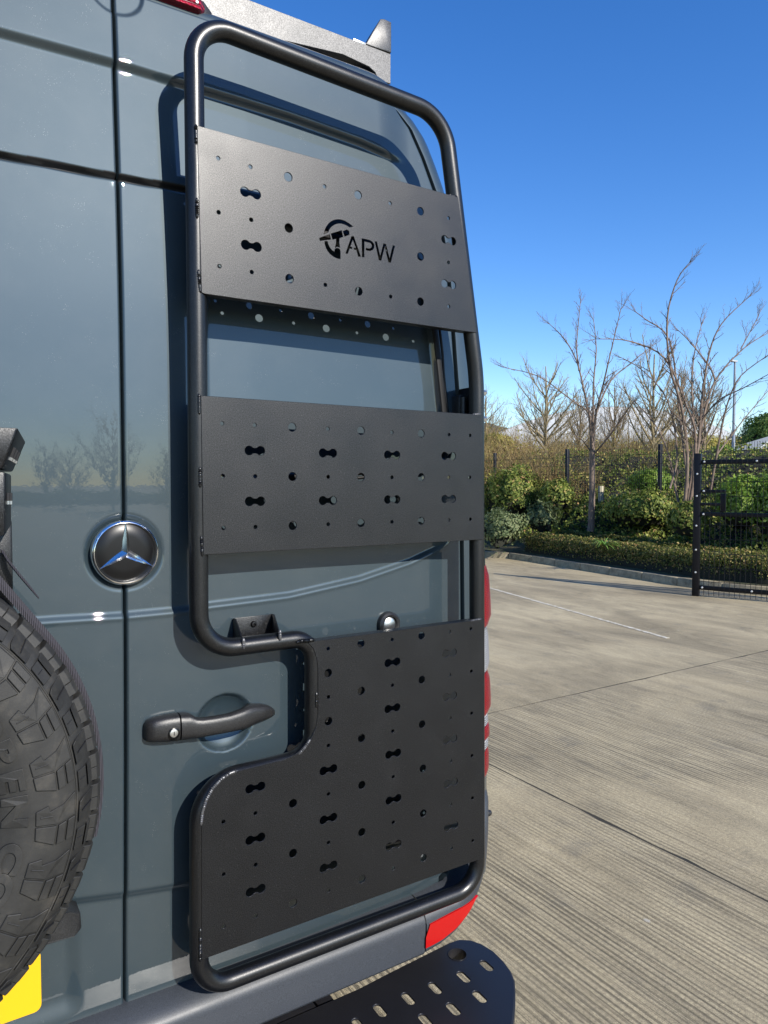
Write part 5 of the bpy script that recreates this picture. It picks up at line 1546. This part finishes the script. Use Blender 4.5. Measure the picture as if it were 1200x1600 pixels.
# small brick pavilion with a hipped roof
DP = 55
pav = thing('pavilion', W(1184, 720, DP), 'small brick building with pale hipped roof behind the gate', 'building')
c1 = W(1184, 702, DP); lft = W(1126, 701, DP + 2.5); ap = W(1175, 683.5, DP + 3.0); rgt = c1 + (Vector((0.95, -0.25, 0))).normalized() * 7.5; rgt.z = c1.z
bck = lft + (rgt - c1)
lft.z = c1.z; bck.z = c1.z; ap = Vector(((c1.x + lft.x + rgt.x + bck.x) / 4, (c1.y + lft.y + rgt.y + bck.y) / 4, 0)) ; ap.z = W(1175, 683.5, DP + 3).z + 0.25
mb = MB(); mb.add([c1, lft, bck, rgt, ap], [(0,1,4), (1,2,4), (2,3,4), (3,0,4), (3,2,1,0)])
mb.build('roof', mat('pale_roof', (0.33, 0.335, 0.31), 0.7), pav, smooth=False)
cen = (c1 + bck) / 2
def inn(p, k, z): q = cen + (p - cen) * k; q.z = z; return q
brk = mat('pavilion_brick', (0.50, 0.30, 0.15), 0.85); _t = NT(brk); _b = _t.n('TexBrick'); _b.inputs['Scale'].default_value = 3.0
_b.inputs['Color1'].default_value = (0.52, 0.32, 0.16, 1); _b.inputs['Color2'].default_value = (0.44, 0.25, 0.12, 1); _b.inputs['Mortar'].default_value = (0.5, 0.45, 0.38, 1); _t.l(_t.geo(), _b.inputs['Vector']); _t.to(_b.outputs['Color'], 'Base Color')
lo = [inn(p, 0.88, 0.5) for p in (c1, lft, bck, rgt)]; hi = [inn(p, 0.88, c1.z + 0.01) for p in (c1, lft, bck, rgt)]
mb = MB(); mb.add(lo + hi, [(0,1,5,4),(1,2,6,5),(2,3,7,6),(3,0,4,7)]); mb.build('wall', brk, pav, smooth=False)
mb = MB(); e1 = [inn(p, 1.01, c1.z - 0.22) for p in (c1, lft, bck, rgt)]; e2 = [inn(p, 1.01, c1.z - 0.005) for p in (c1, lft, bck, rgt)]
mb.add(e1 + e2, [(0,1,5,4),(1,2,6,5),(2,3,7,6),(3,0,4,7),(0,1,2,3)]); mb.build('fascia', mat('fascia', (0.06, 0.05, 0.045), 0.7), pav, smooth=False)

# parked car behind the gate, mostly hidden
DC = 34
cb = W(1185, 752, DC); cz = cb.z - 0.15
def CP_(l, w, z): return cb + Vector((CT, -ST, 0)) * l + Vector((ST, CT, 0)) * w + Vector((0, 0, z - cb.z + cz))
pc = thing('parked_car', CP_(0, 0, 0), 'pale grey parked car glimpsed between the gate bars', 'car')
prof_b = [(-2.1, 0.3), (-2.15, 0.75), (-1.9, 0.92), (-1.2, 0.98), (1.5, 0.98), (2.0, 0.85), (2.1, 0.6), (2.05, 0.3)]
mb = MB(); mb.prism([CP_(l, -0.85, z) for l, z in prof_b], CP_(0, 0.85, 0) - CP_(0, -0.85, 0)); mb.build('car_body', mat('car_paint', (0.42, 0.41, 0.45), 0.35, coat=1.0), pc, bevel=0.06)
prof_c = [(-1.35, 0.985), (-0.75, 1.45), (0.9, 1.48), (1.55, 0.985)]
mb = MB(); mb.prism([CP_(l, -0.72, z) for l, z in prof_c], CP_(0, 0.72, 0) - CP_(0, -0.72, 0)); mb.build('car_cabin', mat('car_glass', (0.05, 0.06, 0.08), 0.08), pc, bevel=0.05)
mb = MB(); mb.prism([CP_(l, -0.70, z) for l, z in [(-0.72, 1.455), (-0.68, 1.50), (0.85, 1.52), (0.88, 1.485)]], CP_(0, 0.70, 0) - CP_(0, -0.70, 0)); mb.build('car_roof', mat('car_roof', (0.30, 0.35, 0.45), 0.3, coat=1.0), pc, bevel=0.02)
for l in (-1.35, 1.3):
    for w in (-0.86, 0.86):
        mb = MB(); mb.lathe([(0.0, 0.05), (0.20, 0.06), (0.31, 0.09), (0.32, -0.09), (0.0, -0.09)], CP_(l, w, 0.32), (ST, CT, 0), 20); mb.build('wheel', M['tyre'], pc)

# tall lamp post
lpz = W(1146, 690, 50); lp = thing('lamp_post', (lpz.x, lpz.y, 1.5), 'tall pale metal lamp post beside the pale hipped roof', 'lamp post')
topz = W(1146, 566, 50).z
mb = MB(); mb.sweep([Vector((lpz.x, lpz.y, 1.5)), Vector((lpz.x, lpz.y, topz))], [0.13, 0.07], 10); mb.build('pole', mat('pole_grey', (0.20, 0.23, 0.28), 0.5), lp)
mb = MB(); mb.box((lpz.x - 0.5, lpz.y - 0.12, topz), (lpz.x + 0.15, lpz.y + 0.12, topz + 0.12)); mb.build('lamp_head', mat('lamp_grey', (0.35, 0.37, 0.4), 0.5), lp, bevel=0.03)

# evergreens and far scrub at the right
def ever(px, py, dep, wpx, hpx, seed, label, m='evergreen', n=9000, size=0.14):
    c = W(px, py, dep); t = shrub('evergreen_tree', c, (wpx / 2 * dep / FPX, wpx / 2 * dep / FPX, hpx / 2 * dep / FPX), n, size, M[m], seed, label, 'tree', lumpy=0.3)
    mb = MB(); mb.sweep([Vector((c.x, c.y, 1.0)), Vector((c.x, c.y, c.z))], [0.22, 0.12], 8); mb.build('trunk', M['bark'], t); return t
ever(1206, 688, 75, 100, 78, 81, 'dense green evergreen tree at the right edge above the pale roof')
ever(1150, 716, 90, 110, 62, 82, 'low olive coloured tree mass behind the lamp post', 'olive')
ever(1085, 712, 85, 120, 60, 83, 'olive coloured tree mass behind the leaning stems', 'olive')
ever(1290, 690, 80, 120, 90, 84, 'evergreen tree just past the right edge', n=6000)
# far hill
rg = np.random.default_rng(9); mb = MB(); rows = []
for j, d in enumerate((150, 260, 340, 420)):
    row = []
    for l in np.linspace(-260, 420, 120):
        hgt = (2, 16, 27, 20)[j] + (0, 2.0, 3.2, 2)[j] * math.sin(l * 0.021 + j) + (0, 1.2, 1.6, 1)[j] * math.sin(l * 0.087 + 2 * j) + rg.uniform(0, (0, 1.2, 1.8, 1)[j])
        row.append(F(l, d, hgt * (1.0 if l < 150 else max(0.2, 1 - (l - 150) / 200))))
    rows.append(row)
mb.grid(rows)
hm = mat('hill_scrub', (0.05, 0.055, 0.03), 0.95); _t = NT(hm); _v = _t.geo()
_t.to(_t.ramp(_t.noise(_v, 0.12, 6, 0.75), [(0.3, (0.035, 0.045, 0.03)), (0.6, (0.075, 0.075, 0.045)), (0.8, (0.12, 0.10, 0.06))]), 'Base Color')
hl = mb.build('far_hill', hm); tag(hl, kind='structure')

# ---- the other side of the yard, seen mirrored in the paint
lab = 'bare tree across the yard, seen only mirrored in the van paint'
for i, (px, dist, H, k) in enumerate([(128, 46, 8.2, 0), (52, 50, 5.2, 1), (222, 52, 5.4, 2), (270, 60, 6.2, 1), (445, 48, 6.6, 2), (480, 55, 6.4, 0), (10, 60, 6, 2), (330, 62, 5.6, 0)]):
    d = ray(px, 755); s = (dist + 1.4) / d.y
    put_tree(k, (d.x * s, -dist, 0), H, i * 1.3, lab if i else 'tall bare tree across the yard, mirrored in the left rear door left of the gap', 'trees across the yard behind the viewer')
hd = thing('hedge', (10, -58, 0), 'tall hedge across the yard, seen only mirrored in the van paint', 'hedge')
rg = np.random.default_rng(31); n = 30000
P = np.stack([rg.uniform(-70, 90, n), -58 + rg.normal(0, 0.8, n), np.zeros(n)], 1); P[:, 2] = (0.95 + 0.45 * lump(P, 0.5, 2)) * rg.beta(2.2, 1, n)
link_mesh('foliage', leaf_mesh('foliage', P, np.tile([0, 0.7, 0.5], (n, 1)), 0.16, M['ivy'], 33, 0.8), hd)
mb = MB(); mb.box((-70, -58.9, 0), (90, -58.2, 0.6)); mb.build('stems', M['core'], hd)  # added dark box as the hedge's core
